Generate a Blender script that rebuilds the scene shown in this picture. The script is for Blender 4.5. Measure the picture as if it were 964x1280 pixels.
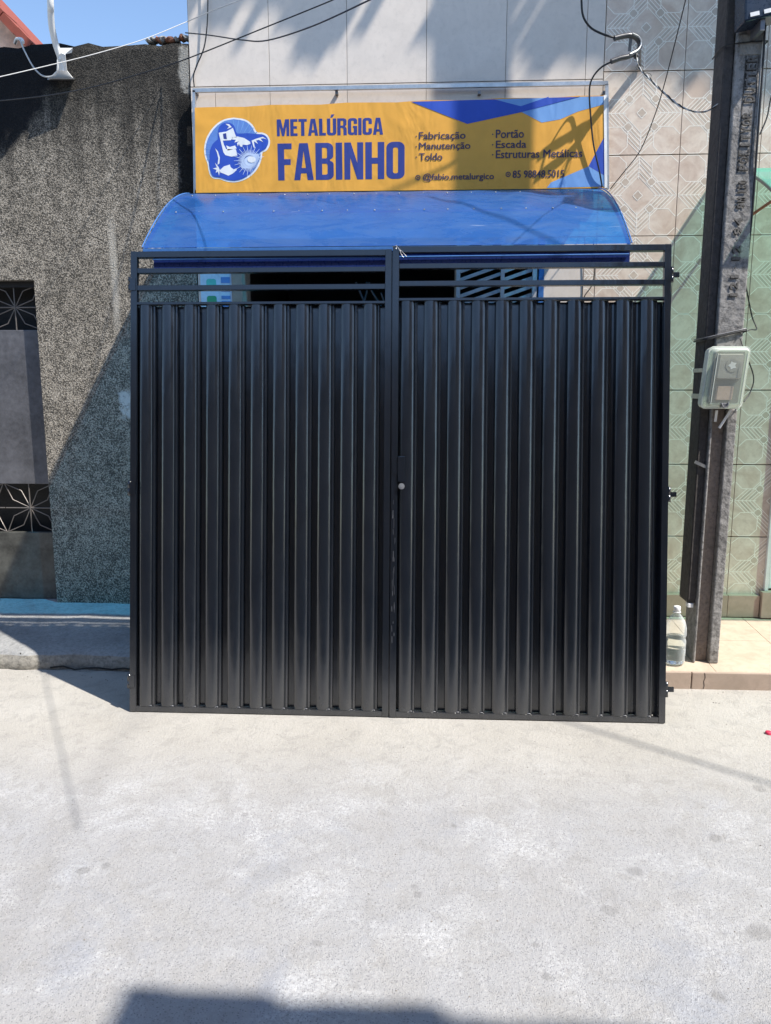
import bpy, bmesh, math, random
from math import sin, cos, tan, radians, pi, sqrt, atan2
from mathutils import Vector, Matrix
random.seed(7)
SC = bpy.context.scene
COL = SC.collection
for o in list(bpy.data.objects): bpy.data.objects.remove(o)

# ------------------------------------------------------------------ camera
F, TH, PS, CZ = 963.0, radians(9.5), radians(2.9), 1.6
cam_d = bpy.data.cameras.new('camera'); cam = bpy.data.objects.new('camera', cam_d); COL.objects.link(cam)
cam_d.sensor_fit = 'VERTICAL'; cam_d.sensor_height = 36.0; cam_d.lens = F/1280*36.0
cam_d.clip_start = 0.05; cam_d.clip_end = 2000
cam.location = (0, 0, CZ); cam.rotation_euler = (pi/2-TH, 0, PS)
SC.camera = cam

# ------------------------------------------------------------------ light
SUN_A, SUN_B = 2.0, 3.08            # sideways / downward travel of the light per metre towards the wall
trav = Vector((-SUN_A, 1.0, -SUN_B)).normalized()
el = math.asin(-trav.z); az = atan2(-trav.x, -trav.y)     # compass angle of the sun from +Y clockwise
w = bpy.data.worlds.new('World'); SC.world = w; w.use_nodes = True
wn = w.node_tree.nodes; wl = w.node_tree.links
bg = wn['Background']; sky = wn.new('ShaderNodeTexSky'); sky.sky_type = 'NISHITA'
sky.sun_disc = False; sky.sun_elevation = el; sky.sun_rotation = az
sky.air_density = 1.0; sky.dust_density = 0.25; sky.ozone_density = 2.6
wl.new(sky.outputs['Color'], bg.inputs['Color']); bg.inputs['Strength'].default_value = 0.148
sd = bpy.data.lights.new('sun', 'SUN'); sd.energy = 5.0; sd.angle = radians(0.7); sd.color = (1.0, 0.95, 0.87)
so = bpy.data.objects.new('sun', sd); COL.objects.link(so)
so.rotation_euler = (-trav).to_track_quat('Z', 'Y').to_euler(); so.location = (5, -3, 12)
vs = SC.view_settings; vs.view_transform = 'Standard'; vs.look = 'None'; vs.exposure = 0.72; vs.gamma = 1.0
SC.render.engine = 'CYCLES'
SC.cycles.max_bounces = 10; SC.cycles.transparent_max_bounces = 16; SC.cycles.transmission_bounces = 8

# pixel of the photograph -> point on a plane of the real place (Y = depth of a wall, or z = level of the ground)
def ray(px, py):
    r = (px-482)/F; u = (640-py)/F
    fy = cos(TH)+u*sin(TH); z = -sin(TH)+u*cos(TH)
    return Vector((r*cos(PS)-fy*sin(PS), r*sin(PS)+fy*cos(PS), z))
def at(px, py, Y):
    d = ray(px, py); return Vector((0, 0, CZ))+d*(Y/d.y)
def gnd(px, py, z=0.0):
    d = ray(px, py); return Vector((0, 0, CZ))+d*((z-CZ)/d.z)
YW = 4.8                              # the house fronts

# ------------------------------------------------------------------ materials
def new_mat(name):
    m = bpy.data.materials.new(name); m.use_nodes = True
    nt = m.node_tree; b = nt.nodes['Principled BSDF']
    return m, nt, b
class NB:
    def __init__(s, nt): s.nt = nt
    def n(s, t, **k):
        x = s.nt.nodes.new(t)
        for a, v in k.items(): setattr(x, a, v)
        return x
    def l(s, a, b): s.nt.links.new(a, b)
    def pos(s, scale=(1, 1, 1)):
        g = s.n('ShaderNodeNewGeometry'); mp = s.n('ShaderNodeMapping'); mp.inputs['Scale'].default_value = scale
        s.l(g.outputs['Position'], mp.inputs['Vector']); return mp.outputs['Vector']
    def noise(s, vec, scale, detail=4, rough=0.55, dist=0.0):
        x = s.n('ShaderNodeTexNoise'); x.inputs['Scale'].default_value = scale; x.inputs['Detail'].default_value = detail
        x.inputs['Roughness'].default_value = rough; x.inputs['Distortion'].default_value = dist
        s.l(vec, x.inputs['Vector']); return x.outputs['Fac']
    def voro(s, vec, scale, feature='F1'):
        x = s.n('ShaderNodeTexVoronoi'); x.feature = feature; x.inputs['Scale'].default_value = scale
        s.l(vec, x.inputs['Vector']); return x.outputs['Distance']
    def ramp(s, fac, stops):
        x = s.n('ShaderNodeValToRGB'); cr = x.color_ramp
        while len(cr.elements) < len(stops): cr.elements.new(0.5)
        for e, (p, c) in zip(cr.elements, stops):
            e.position = p; e.color = (c, c, c, 1) if isinstance(c, (int, float)) else (*c, 1)
        s.l(fac, x.inputs['Fac']); return x.outputs['Color']
    def mix(s, fac, a, b, mode='MIX'):
        x = s.n('ShaderNodeMix'); x.data_type = 'RGBA'; x.blend_type = mode
        for i, v in ((0, fac), (6, a), (7, b)):
            if hasattr(v, 'is_output'): s.l(v, x.inputs[i])
            elif i == 0: x.inputs[0].default_value = v
            else: x.inputs[i].default_value = (*v, 1)
        return x.outputs[2]
    def math(s, op, a, b=0.0, clamp=False):
        x = s.n('ShaderNodeMath'); x.operation = op; x.use_clamp = clamp
        for i, v in ((0, a), (1, b)):
            if hasattr(v, 'is_output'): s.l(v, x.inputs[i])
            else: x.inputs[i].default_value = v
        return x.outputs[0]
    def sep(s, vec):
        x = s.n('ShaderNodeSeparateXYZ'); s.l(vec, x.inputs[0]); return x.outputs
    def bump(s, h, strength=0.5, dist=0.01, prev=None):
        x = s.n('ShaderNodeBump'); x.inputs['Strength'].default_value = strength; x.inputs['Distance'].default_value = dist
        s.l(h, x.inputs['Height'])
        if prev is not None: s.l(prev, x.inputs['Normal'])
        return x.outputs['Normal']
    def box(s, v, lo, hi, soft):      # 1 inside lo..hi with soft edges
        a = s.n('ShaderNodeMapRange'); a.interpolation_type = 'SMOOTHSTEP'
        a.inputs[1].default_value = lo-soft; a.inputs[2].default_value = lo+soft; s.l(v, a.inputs[0])
        b = s.n('ShaderNodeMapRange'); b.interpolation_type = 'SMOOTHSTEP'
        b.inputs[1].default_value = hi-soft; b.inputs[2].default_value = hi+soft; b.inputs[3].default_value = 1; b.inputs[4].default_value = 0
        s.l(v, b.inputs[0]); return s.math('MULTIPLY', a.outputs[0], b.outputs[0])

def simple(name, c, rough=0.5, metal=0.0, var=0.15, scale=12, bump=0.0, bscale=80, bdist=0.003, vary_obj=0.0, spec=None, streak=1.0):
    m, nt, b = new_mat(name); k = NB(nt); v = k.pos((1, 1, streak))
    f = k.noise(v, scale, 6, 0.6); g = k.noise(v, scale*6.3, 4, 0.6)
    f = k.mix(0.35, f, g)
    lo = tuple(x*(1-var*1.6) for x in c); hi = tuple(min(1, x*(1+var)) for x in c)
    col = k.ramp(f, [(0.3, lo), (0.68, hi)])
    if vary_obj:
        oi = k.n('ShaderNodeObjectInfo'); r = k.ramp(oi.outputs['Random'], [(0, 1-vary_obj), (1, 1+vary_obj*0.4)])
        col = k.mix(1.0, col, r, 'MULTIPLY')
    k.l(col, b.inputs['Base Color']); b.inputs['Metallic'].default_value = metal
    rr = k.ramp(g, [(0.3, max(0.02, rough*0.8)), (0.7, min(1, rough*1.2))]); k.l(rr, b.inputs['Roughness'])
    if spec is not None: b.inputs['Specular IOR Level'].default_value = spec
    if bump: k.l(k.bump(k.noise(v, bscale, 5, 0.65), bump, bdist), b.inputs['Normal'])
    return m

def flat_print(name, c, rough=0.55):   # printed vinyl of the banner, with the creases of the vinyl
    m, nt, b = new_mat(name); k = NB(nt); v = k.pos()
    sp = k.n('ShaderNodeMapping'); g = k.n('ShaderNodeNewGeometry'); k.l(g.outputs['Position'], sp.inputs['Vector'])
    sp.inputs['Rotation'].default_value = (0, radians(35), 0); sp.inputs['Scale'].default_value = (3.2, 1, 1.4)
    cr = k.noise(sp.outputs[0], 1.6, 3, 0.5, 0.6); f = k.noise(v, 9, 5, 0.6)
    col = k.ramp(f, [(0.3, tuple(x*0.9 for x in c)), (0.7, c)])
    k.l(col, b.inputs['Base Color']); b.inputs['Roughness'].default_value = rough
    k.l(k.bump(cr, 0.4, 0.035), b.inputs['Normal']); return m

def mat_road():
    m, nt, b = new_mat('road_concrete'); k = NB(nt); v = k.pos(); s = k.sep(v)
    big = k.noise(v, 0.9, 5, 0.6, 0.4); mid = k.noise(v, 4.5, 7, 0.65, 0.3); fine = k.noise(v, 90, 4, 0.7); grit = k.noise(v, 260, 2, 0.6)
    base = k.ramp(big, [(0.3, (0.37, 0.347, 0.31)), (0.7, (0.46, 0.438, 0.40))])
    # laitance: pale bluish worn band nearer the middle of the street
    band = k.box(s[1], 0.6, 2.95, 0.45)
    wn_ = k.ramp(k.noise(v, 2.3, 8, 0.72, 0.5), [(0.5, 0.0), (0.6, 1.0)])
    wn_ = k.math('MULTIPLY', wn_, k.ramp(k.noise(v, 75, 5, 0.85), [(0.46, 0.0), (0.54, 1.0)]))
    col = k.mix(k.math('MULTIPLY', band, 0.75), base, (0.335, 0.34, 0.362))
    col = k.mix(k.math('MULTIPLY', k.math('MULTIPLY', band, wn_), 0.8), col, (0.52, 0.52, 0.53))
    dk = k.ramp(k.noise(v, 1.7, 7, 0.7, 0.8), [(0.55, 0.0), (0.72, 1.0)])
    col = k.mix(k.math('MULTIPLY', k.math('MULTIPLY', dk, band), 0.6), col, (0.27, 0.29, 0.34))
    col = k.mix(k.ramp(k.noise(v, 11, 6, 0.75, 0.6), [(0.38, 0.32), (0.50, 0.0)]), col, (0.24, 0.23, 0.215))
    col = k.mix(k.ramp(mid, [(0.3, 0.3), (0.6, 0.0)]), col, (0.33, 0.31, 0.28))
    # worn wheel track running towards the wall
    tx = k.math('ADD', k.math('MULTIPLY', s[1], 0.10), s[0])
    tr = k.box(k.math('ADD', tx, k.math('MULTIPLY', mid, 0.1)), -1.05, -0.93, 0.07)
    col = k.mix(k.math('MULTIPLY', tr, 0.30), col, (0.25, 0.24, 0.23))
    # exposed aggregate: dark and light grains
    sp = k.ramp(k.voro(v, 62), [(0.08, 1.0), (0.20, 0.0)]); msk = k.ramp(k.noise(v, 23, 3, 0.6), [(0.5, 0.0), (0.62, 1.0)])
    col = k.mix(k.math('MULTIPLY', k.math('MULTIPLY', sp, msk), 0.75), col, (0.15, 0.14, 0.13))
    sp2 = k.ramp(k.voro(v, 120), [(0.15, 1.0), (0.32, 0.0)]); col = k.mix(k.math('MULTIPLY', sp2, k.math('ADD', k.math('MULTIPLY', band, 0.5), 0.2)), col, (0.17, 0.17, 0.18))
    col = k.mix(k.ramp(fine, [(0.56, 0.0), (0.75, 0.4)]), col, (0.62, 0.61, 0.6))
    # oil and gum spots
    wob = k.math('MULTIPLY', k.math('SUBTRACT', k.noise(v, 14, 3, 0.5), 0.5), 0.05)
    for (sx, sy, r) in ((-1.121, 2.279, .022), (-1.06, 2.307, .016), (-.021, 2.252, .02), (-.013, 2.213, .018), (.714, 2.372, .028), (.579, 2.164, .022), (1.0, 2.094, .04),
                        (1.048, 2.572, .02), (.331, 2.007, .018), (.343, 1.889, .02), (1.353, 2.934, .028), (-.666, 2.634, .018), (.79, 1.84, .02), (-.3, 1.98, .015), (.12, 2.6, .012), (-1.3, 2.9, .013)):
        d = k.n('ShaderNodeVectorMath'); d.operation = 'DISTANCE'; k.l(v, d.inputs[0]); d.inputs[1].default_value = (sx, sy, 0)
        q = k.math('ADD', d.outputs['Value'], wob)
        mr = k.n('ShaderNodeMapRange'); mr.interpolation_type = 'SMOOTHSTEP'; mr.inputs[1].default_value = r*0.6; mr.inputs[2].default_value = r*1.25
        mr.inputs[3].default_value = 0.38; mr.inputs[4].default_value = 0.0; k.l(q, mr.inputs[0])
        col = k.mix(mr.outputs[0], col, (0.16, 0.155, 0.15))
    k.l(col, b.inputs['Base Color']); b.inputs['Roughness'].default_value = 0.9; b.inputs['Specular IOR Level'].default_value = 0.25
    h = k.mix(0.5, fine, grit); nrm = k.bump(h, 0.9, 0.009); nrm = k.bump(mid, 0.35, 0.02, nrm)
    nrm = k.bump(k.voro(v, 62), 0.25, 0.004, nrm)
    k.l(nrm, b.inputs['Normal']); return m

def mat_chapisco():                    # thrown-on rough plaster, blackened by damp towards the parapet
    m, nt, b = new_mat('rough_plaster'); k = NB(nt); v = k.pos(); s = k.sep(v)
    g1 = k.noise(v, 95, 5, 0.7, 0.0); g2 = k.math('SUBTRACT', 1.0, k.voro(v, 130)); g3 = k.noise(v, 230, 3, 0.7)
    g4 = k.noise(v, 22, 4, 0.6); rel = k.mix(0.18, k.mix(0.3, k.mix(0.35, g1, g2), g3), g4)
    big = k.noise(v, 2.1, 7, 0.68, 0.6)
    vs_ = k.noise(k.pos((5.5, 1, 0.5)), 1.6, 5, 0.65)         # runs down the wall
    lo = k.mix(k.ramp(big, [(0.35, 0), (0.7, 1)]), (0.075, 0.07, 0.06), (0.12, 0.11, 0.095))
    hi = k.mix(k.ramp(big, [(0.35, 0), (0.7, 1)]), (0.48, 0.43, 0.36), (0.64, 0.58, 0.49))
    col = k.mix(k.ramp(rel, [(0.455, 0.0), (0.59, 1.0)]), lo, hi)
    # damp black growth
    hgt = k.math('ADD', s[2], k.math('MULTIPLY', k.math('SUBTRACT', vs_, 0.5), 1.5))
    mr = k.n('ShaderNodeMapRange'); mr.interpolation_type = 'SMOOTHSTEP'; mr.inputs[1].default_value = 2.55; mr.inputs[2].default_value = 3.45; k.l(hgt, mr.inputs[0])
    col = k.mix(k.math('MULTIPLY', mr.outputs[0], 0.86), col, (0.018, 0.018, 0.018))
    # black run beside the shop corner; far left: stain plus a cast shadow painted in
    nz = k.math('MULTIPLY', k.math('SUBTRACT', k.noise(v, 9, 5, 0.65), 0.5), 0.22)
    sx = k.math('ADD', s[0], nz)
    st = k.math('MULTIPLY', k.box(sx, -1.475, -1.30, 0.03), k.box(s[2], 2.3, 3.28, 0.1))
    col = k.mix(k.math('MULTIPLY', st, 0.95), col, (0.012, 0.012, 0.012))
    slope = k.math('ADD', sx, k.math('MULTIPLY', k.math('SUBTRACT', 3.4, s[2]), 0.75))
    fl = k.math('MULTIPLY', k.box(slope, -9, -2.16, 0.05), k.box(s[2], 2.95, 9, 0.12))
    col = k.mix(k.math('MULTIPLY', fl, 0.93), col, (0.012, 0.013, 0.016))
    # pale scar patches: bare render at the top corner, a thin vertical run, whitewash smear
    sc = k.math('MULTIPLY', k.box(k.math('ADD', s[0], k.math('MULTIPLY', nz, 0.35)), -1.445, -1.38, 0.012), k.box(k.math('ADD', s[2], nz), 3.30, 3.54, 0.02))
    col = k.mix(k.math('MULTIPLY', sc, 0.8), col, (0.40, 0.39, 0.36))
    sv = k.math('MULTIPLY', k.box(k.math('ADD', s[0], k.math('MULTIPLY', nz, 0.12)), -1.925, -1.885, 0.012), k.box(s[2], 1.95, 2.55, 0.12))
    col = k.mix(k.math('MULTIPLY', sv, 0.6), col, (0.56, 0.53, 0.47))
    ww = k.math('MULTIPLY', k.box(k.math('ADD', s[0], k.math('MULTIPLY', nz, 0.5)), -1.92, -1.76, 0.015), k.box(k.math('ADD', s[2], k.math('MULTIPLY', nz, 0.6)), 1.38, 1.55, 0.02))
    ww = k.math('MULTIPLY', ww, k.ramp(k.noise(v, 17, 5, 0.7, 0.5), [(0.42, 0), (0.52, 1)]))
    col = k.mix(k.math('MULTIPLY', ww, 0.85), col, (0.68, 0.69, 0.68))
    k.l(col, b.inputs['Base Color']); b.inputs['Roughness'].default_value = 0.95; b.inputs['Specular IOR Level'].default_value = 0.15
    k.l(k.bump(rel, 1.0, 0.03), b.inputs['Normal']); return m

def mat_old_concrete(name, c, dark, z0=None):
    m, nt, b = new_mat(name); k = NB(nt); v = k.pos()
    a = k.noise(v, 3.2, 8, 0.7, 0.5); f = k.noise(v, 48, 5, 0.7); vv = k.voro(v, 30)
    col = k.ramp(a, [(0.3, tuple(x*0.62 for x in c)), (0.66, c)])
    col = k.mix(k.ramp(f, [(0.35, dark), (0.55, 0.0)]), col, tuple(x*0.35 for x in c))
    col = k.mix(k.ramp(k.noise(v, 8, 6, 0.7, 1.0), [(0.56, 0.0), (0.7, dark)]), col, tuple(x*0.45 for x in c))
    k.l(col, b.inputs['Base Color']); b.inputs['Roughness'].default_value = 0.9
    n1 = k.bump(k.mix(0.5, f, vv), 0.6, 0.01); k.l(k.bump(a, 0.5, 0.03, n1), b.inputs['Normal']); return m

def mat_tile(name, c, c2, rough, vary=0.06):
    m, nt, b = new_mat(name); k = NB(nt); v = k.pos()
    a = k.noise(v, 7, 7, 0.7, 0.8); f = k.noise(v, 30, 5, 0.65)
    col = k.mix(k.ramp(a, [(0.38, 0), (0.64, 1)]), c, c2)
    col = k.mix(k.ramp(f, [(0.5, 0.0), (0.75, 0.5)]), col, tuple(x*0.82 for x in c2))
    oi = k.n('ShaderNodeObjectInfo'); r = k.ramp(oi.outputs['Random'], [(0, 1-vary), (1, 1.0)]); col = k.mix(1.0, col, r, 'MULTIPLY')
    k.l(col, b.inputs['Base Color']); b.inputs['Roughness'].default_value = rough
    k.l(k.bump(k.noise(v, 5, 3, 0.5), 0.15, 0.01), b.inputs['Normal']); return m

def mat_gate_paint():
    m, nt, b = new_mat('black_gate_paint'); k = NB(nt); v = k.pos(); s = k.sep(v)
    dust_sheen = k.noise(k.pos((1, 1, 0.35)), 14, 6, 0.65)
    foot_sheen = k.n('ShaderNodeMapRange'); foot_sheen.interpolation_type = 'SMOOTHSTEP'; foot_sheen.inputs[1].default_value = 0.42; foot_sheen.inputs[2].default_value = -0.12; foot_sheen.inputs[4].default_value = 2.1; k.l(s[2], foot_sheen.inputs[0])  # pale foot: ground reflection painted into the colour, plus a little dust
    col = k.mix(k.math('MULTIPLY', k.ramp(dust_sheen, [(0.3, 0.03), (0.75, 0.11)]), k.math('ADD', foot_sheen.outputs[0], 0.1)), (0.0042, 0.0065, 0.0110), (0.19, 0.185, 0.18))
    fl = k.ramp(k.voro(v, 55), [(0.03, 1.0), (0.05, 0.0)]); fm = k.ramp(k.noise(v, 3, 3, 0.6), [(0.58, 0), (0.66, 1)])
    col = k.mix(k.math('MULTIPLY', k.math('MULTIPLY', fl, fm), 0.4), col, (0.3, 0.3, 0.3))
    k.l(col, b.inputs['Base Color'])
    k.l(k.ramp(dust_sheen, [(0.3, 0.15), (0.7, 0.24)]), b.inputs['Roughness']); b.inputs['IOR'].default_value = 1.8
    n = k.bump(k.noise(k.pos((2.2, 2.2, 0.55)), 4.5, 3, 0.5), 0.25, 0.012); k.l(k.bump(k.noise(v, 420, 2, 0.5), 0.08, 0.001, n), b.inputs['Normal']); return m

def mat_sheet(name, c, tc, amount, clear, rough, dirt=0.25, dirt_c=(0.45, 0.5, 0.55)):   # roofing sheet that lets coloured light through
    m, nt, b = new_mat(name); k = NB(nt); v = k.pos()
    a = k.noise(k.pos((1, 2.5, 2.5)), 3.5, 7, 0.7, 0.6)
    col = k.mix(k.ramp(a, [(0.42, 0.0), (0.74, dirt)]), c, dirt_c)
    scr = k.ramp(k.noise(k.pos((0.6, 12, 12)), 6, 3, 0.6), [(0.70, 0.0), (0.74, 1.0)]); scm = k.ramp(k.noise(v, 2.5, 4, 0.6), [(0.5, 0), (0.6, 1)])
    col = k.mix(k.math('MULTIPLY', k.math('MULTIPLY', scr, scm), 0.5), col, (0.7, 0.78, 0.85))
    k.l(col, b.inputs['Base Color'])
    k.l(k.ramp(a, [(0.35, rough*0.7), (0.7, rough*1.6)]), b.inputs['Roughness']); b.inputs['Specular IOR Level'].default_value = 0.6
    k.l(k.bump(k.noise(k.pos((1.5, 1, 1)), 3.0, 2, 0.5), 0.30, 0.02), b.inputs['Normal'])
    t = k.n('ShaderNodeBsdfTranslucent'); t.inputs['Color'].default_value = (*tc, 1)
    mx = k.n('ShaderNodeMixShader'); mx.inputs[0].default_value = amount
    k.l(b.outputs[0], mx.inputs[1]); k.l(t.outputs[0], mx.inputs[2])
    tr = k.n('ShaderNodeBsdfTransparent'); tr.inputs['Color'].default_value = (*tc, 1)
    m2 = k.n('ShaderNodeMixShader'); m2.inputs[0].default_value = clear; k.l(mx.outputs[0], m2.inputs[1]); k.l(tr.outputs[0], m2.inputs[2])
    k.l(m2.outputs[0], nt.nodes['Material Output'].inputs['Surface']); return m

def mat_clear(name, tint, opacity, rough=0.12):
    m, nt, b = new_mat(name); k = NB(nt)
    b.inputs['Base Color'].default_value = (*tint, 1); b.inputs['Roughness'].default_value = rough
    t = k.n('ShaderNodeBsdfTransparent'); t.inputs['Color'].default_value = (*tint, 1)
    f = k.n('ShaderNodeLayerWeight'); f.inputs['Blend'].default_value = 0.35
    fac = k.math('ADD', k.math('MULTIPLY', f.outputs['Facing'], 0.6), opacity, True)
    mx = k.n('ShaderNodeMixShader'); k.l(fac, mx.inputs[0]); k.l(t.outputs[0], mx.inputs[1]); k.l(b.outputs[0], mx.inputs[2])
    k.l(mx.outputs[0], nt.nodes['Material Output'].inputs['Surface']); return m

M = dict(
 road=mat_road(), chap=mat_chapisco(), gate=mat_gate_paint(),
 walk_l=mat_old_concrete('left_pavement_concrete', (0.36, 0.36, 0.355), 0.45), curb_l=mat_old_concrete('old_kerb', (0.33, 0.31, 0.27), 0.7),
 walk_r=mat_tile('pavement_tile', (0.55, 0.455, 0.35), (0.45, 0.36, 0.275), 0.6), kerb_r=mat_tile('kerb_tile', (0.43, 0.33, 0.265), (0.36, 0.28, 0.22), 0.6),
 cream=mat_tile('cream_tile', (0.70, 0.625, 0.55), (0.65, 0.58, 0.51), 0.22, 0.05), beige=mat_tile('beige_tile', (0.76, 0.655, 0.55), (0.58, 0.455, 0.365), 0.33, 0.07),
 beige_line=simple('tile_line', (0.88, 0.83, 0.74), 0.35, var=0.05), beige_dark=mat_tile('tile_inlay', (0.58, 0.49, 0.40), (0.50, 0.41, 0.33), 0.33),
 grout=simple('grout', (0.30, 0.26, 0.21), 0.9, scale=30), mortar=simple('upper_wall_paint', (0.55, 0.50, 0.44), 0.85, scale=4, bump=0.2),
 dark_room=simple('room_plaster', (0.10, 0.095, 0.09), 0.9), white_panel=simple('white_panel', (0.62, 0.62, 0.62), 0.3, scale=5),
 blue_sheet=mat_sheet('blue_sheet', (0.030, 0.115, 0.40), (0.05, 0.50, 1.0), 0.22, 0.33, 0.26, 0.30, (0.20, 0.30, 0.46)), teal_sheet=mat_sheet('teal_sheet', (0.13, 0.42, 0.40), (0.48, 0.90, 0.72), 0.3, 0.55, 0.4, 0.5),
 blue_dark=simple('blue_trim', (0.012, 0.03, 0.16), 0.3), blue_frame=simple('blue_frame_paint', (0.05, 0.16, 0.42), 0.4),
 white_paint=simple('white_paint', (0.74, 0.74, 0.73), 0.4, scale=20, var=0.08), galv=simple('galvanised_steel', (0.50, 0.50, 0.50), 0.38, 0.85, scale=25),
 dark_steel=simple('dark_pipe', (0.09, 0.09, 0.095), 0.35, 0.5, scale=30), steel=simple('dull_steel', (0.22, 0.22, 0.23), 0.5, 0.7, scale=30), louver=simple('grey_louvre_paint', (0.50, 0.50, 0.50), 0.45),
 pole_face=mat_old_concrete('pole_concrete', (0.33, 0.315, 0.30), 0.95), pole_dark=mat_old_concrete('pole_side', (0.085, 0.075, 0.07), 0.6),
 pole_mid=mat_old_concrete('letter_face', (0.16, 0.15, 0.14), 0.6), pole_low=mat_old_concrete('pole_recess', (0.30, 0.24, 0.20), 0.6),
 emboss_shade=simple('painted_emboss_shade', (0.03, 0.028, 0.026), 0.9, bump=0.5), black_cable=simple('black_cable', (0.014, 0.014, 0.015), 0.5),
 white_cable=simple('white_cable', (0.5, 0.5, 0.49), 0.5), box_blue=simple('dark_blue_casing', (0.012, 0.022, 0.042), 0.3, var=0.3), label=simple('white_label', (0.75, 0.75, 0.75), 0.6, var=0.05),
 cover=mat_clear('clear_polycarbonate', (0.90, 0.93, 0.88), 0.10, 0.14), cover_rim=simple('milky_plastic', (0.66, 0.70, 0.62), 0.3, var=0.08), meter=simple('meter_grey', (0.33, 0.32, 0.29), 0.5), meter_back=simple('meter_back', (0.20, 0.205, 0.18), 0.6), meter_in=simple('meter_pink', (0.50, 0.37, 0.30), 0.6),
 pet=mat_clear('clear_bottle_plastic', (0.92, 0.96, 0.97), 0.06, 0.06), cap=simple('white_cap', (0.8, 0.8, 0.8), 0.4, var=0.04),
 door=simple('dark_door_sheet', (0.13, 0.13, 0.14), 0.42, 0.3, scale=5, var=0.3, bump=0.2, bscale=6, bdist=0.01), door_low=simple('worn_door_sheet', (0.085, 0.085, 0.075), 0.5, 0.1, scale=7, var=0.5, bump=0.3, bscale=9),
 grille=simple('grille_rod', (0.2, 0.18, 0.165), 0.4, 0.5), black=simple('black_paint', (0.01, 0.01, 0.01), 0.6),
 terracotta=simple('red_roof_edge', (0.24, 0.055, 0.035), 0.8, scale=20, bump=0.4), peach=simple('peach_plaster', (0.78, 0.52, 0.40), 0.85, scale=4, var=0.3, bump=0.3), brick=simple('clay_rubble', (0.34, 0.15, 0.09), 0.9, bump=0.8, bscale=60, bdist=0.01),
 render_grey=simple('grey_render', (0.30, 0.29, 0.27), 0.95, bump=0.9, bscale=40, bdist=0.02), house=simple('opposite_house_paint', (0.20, 0.17, 0.15), 0.85, scale=3), roof_tile=simple('clay_roof_tile', (0.35, 0.14, 0.08), 0.85, scale=9, vary_obj=0.3),
 v_yellow=flat_print('yellow_vinyl', (0.80, 0.385, 0.045)), v_navy=flat_print('navy_print', (0.022, 0.042, 0.24)), v_blue=flat_print('blue_print', (0.018, 0.075, 0.46)),
 v_light=flat_print('light_blue_print', (0.165, 0.35, 0.68)), v_white=flat_print('white_print', (0.78, 0.80, 0.80)), v_sky=flat_print('logo_blue_print', (0.11, 0.24, 0.60)), v_dark=flat_print('small_text_print', (0.045, 0.035, 0.09)),
 v_glow=flat_print('pale_print', (0.55, 0.66, 0.86)),
 green_icon=simple('green_print', (0.04, 0.33, 0.16), 0.5), teal_icon=simple('teal_print', (0.10, 0.50, 0.42), 0.5), paleblue=simple('pale_blue_print', (0.50, 0.66, 0.78), 0.5), mid_blue=simple('mid_blue_print', (0.10, 0.25, 0.55), 0.5),
 red=simple('red_plastic', (0.6, 0.03, 0.08), 0.5), pebble=simple('pebble', (0.22, 0.2, 0.18), 0.9, vary_obj=0.4), jamb=simple('brown_jamb', (0.30, 0.23, 0.18), 0.8), crack=simple('crack_and_gap_shade', (0.03, 0.028, 0.025), 1.0),
)
mw, ntw, bw = new_mat('water'); bw.inputs['Transmission Weight'].default_value = 1; bw.inputs['IOR'].default_value = 1.33; bw.inputs['Roughness'].default_value = 0.02; bw.inputs['Base Color'].default_value = (0.93, 0.97, 0.97, 1); M['water'] = mw

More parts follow.
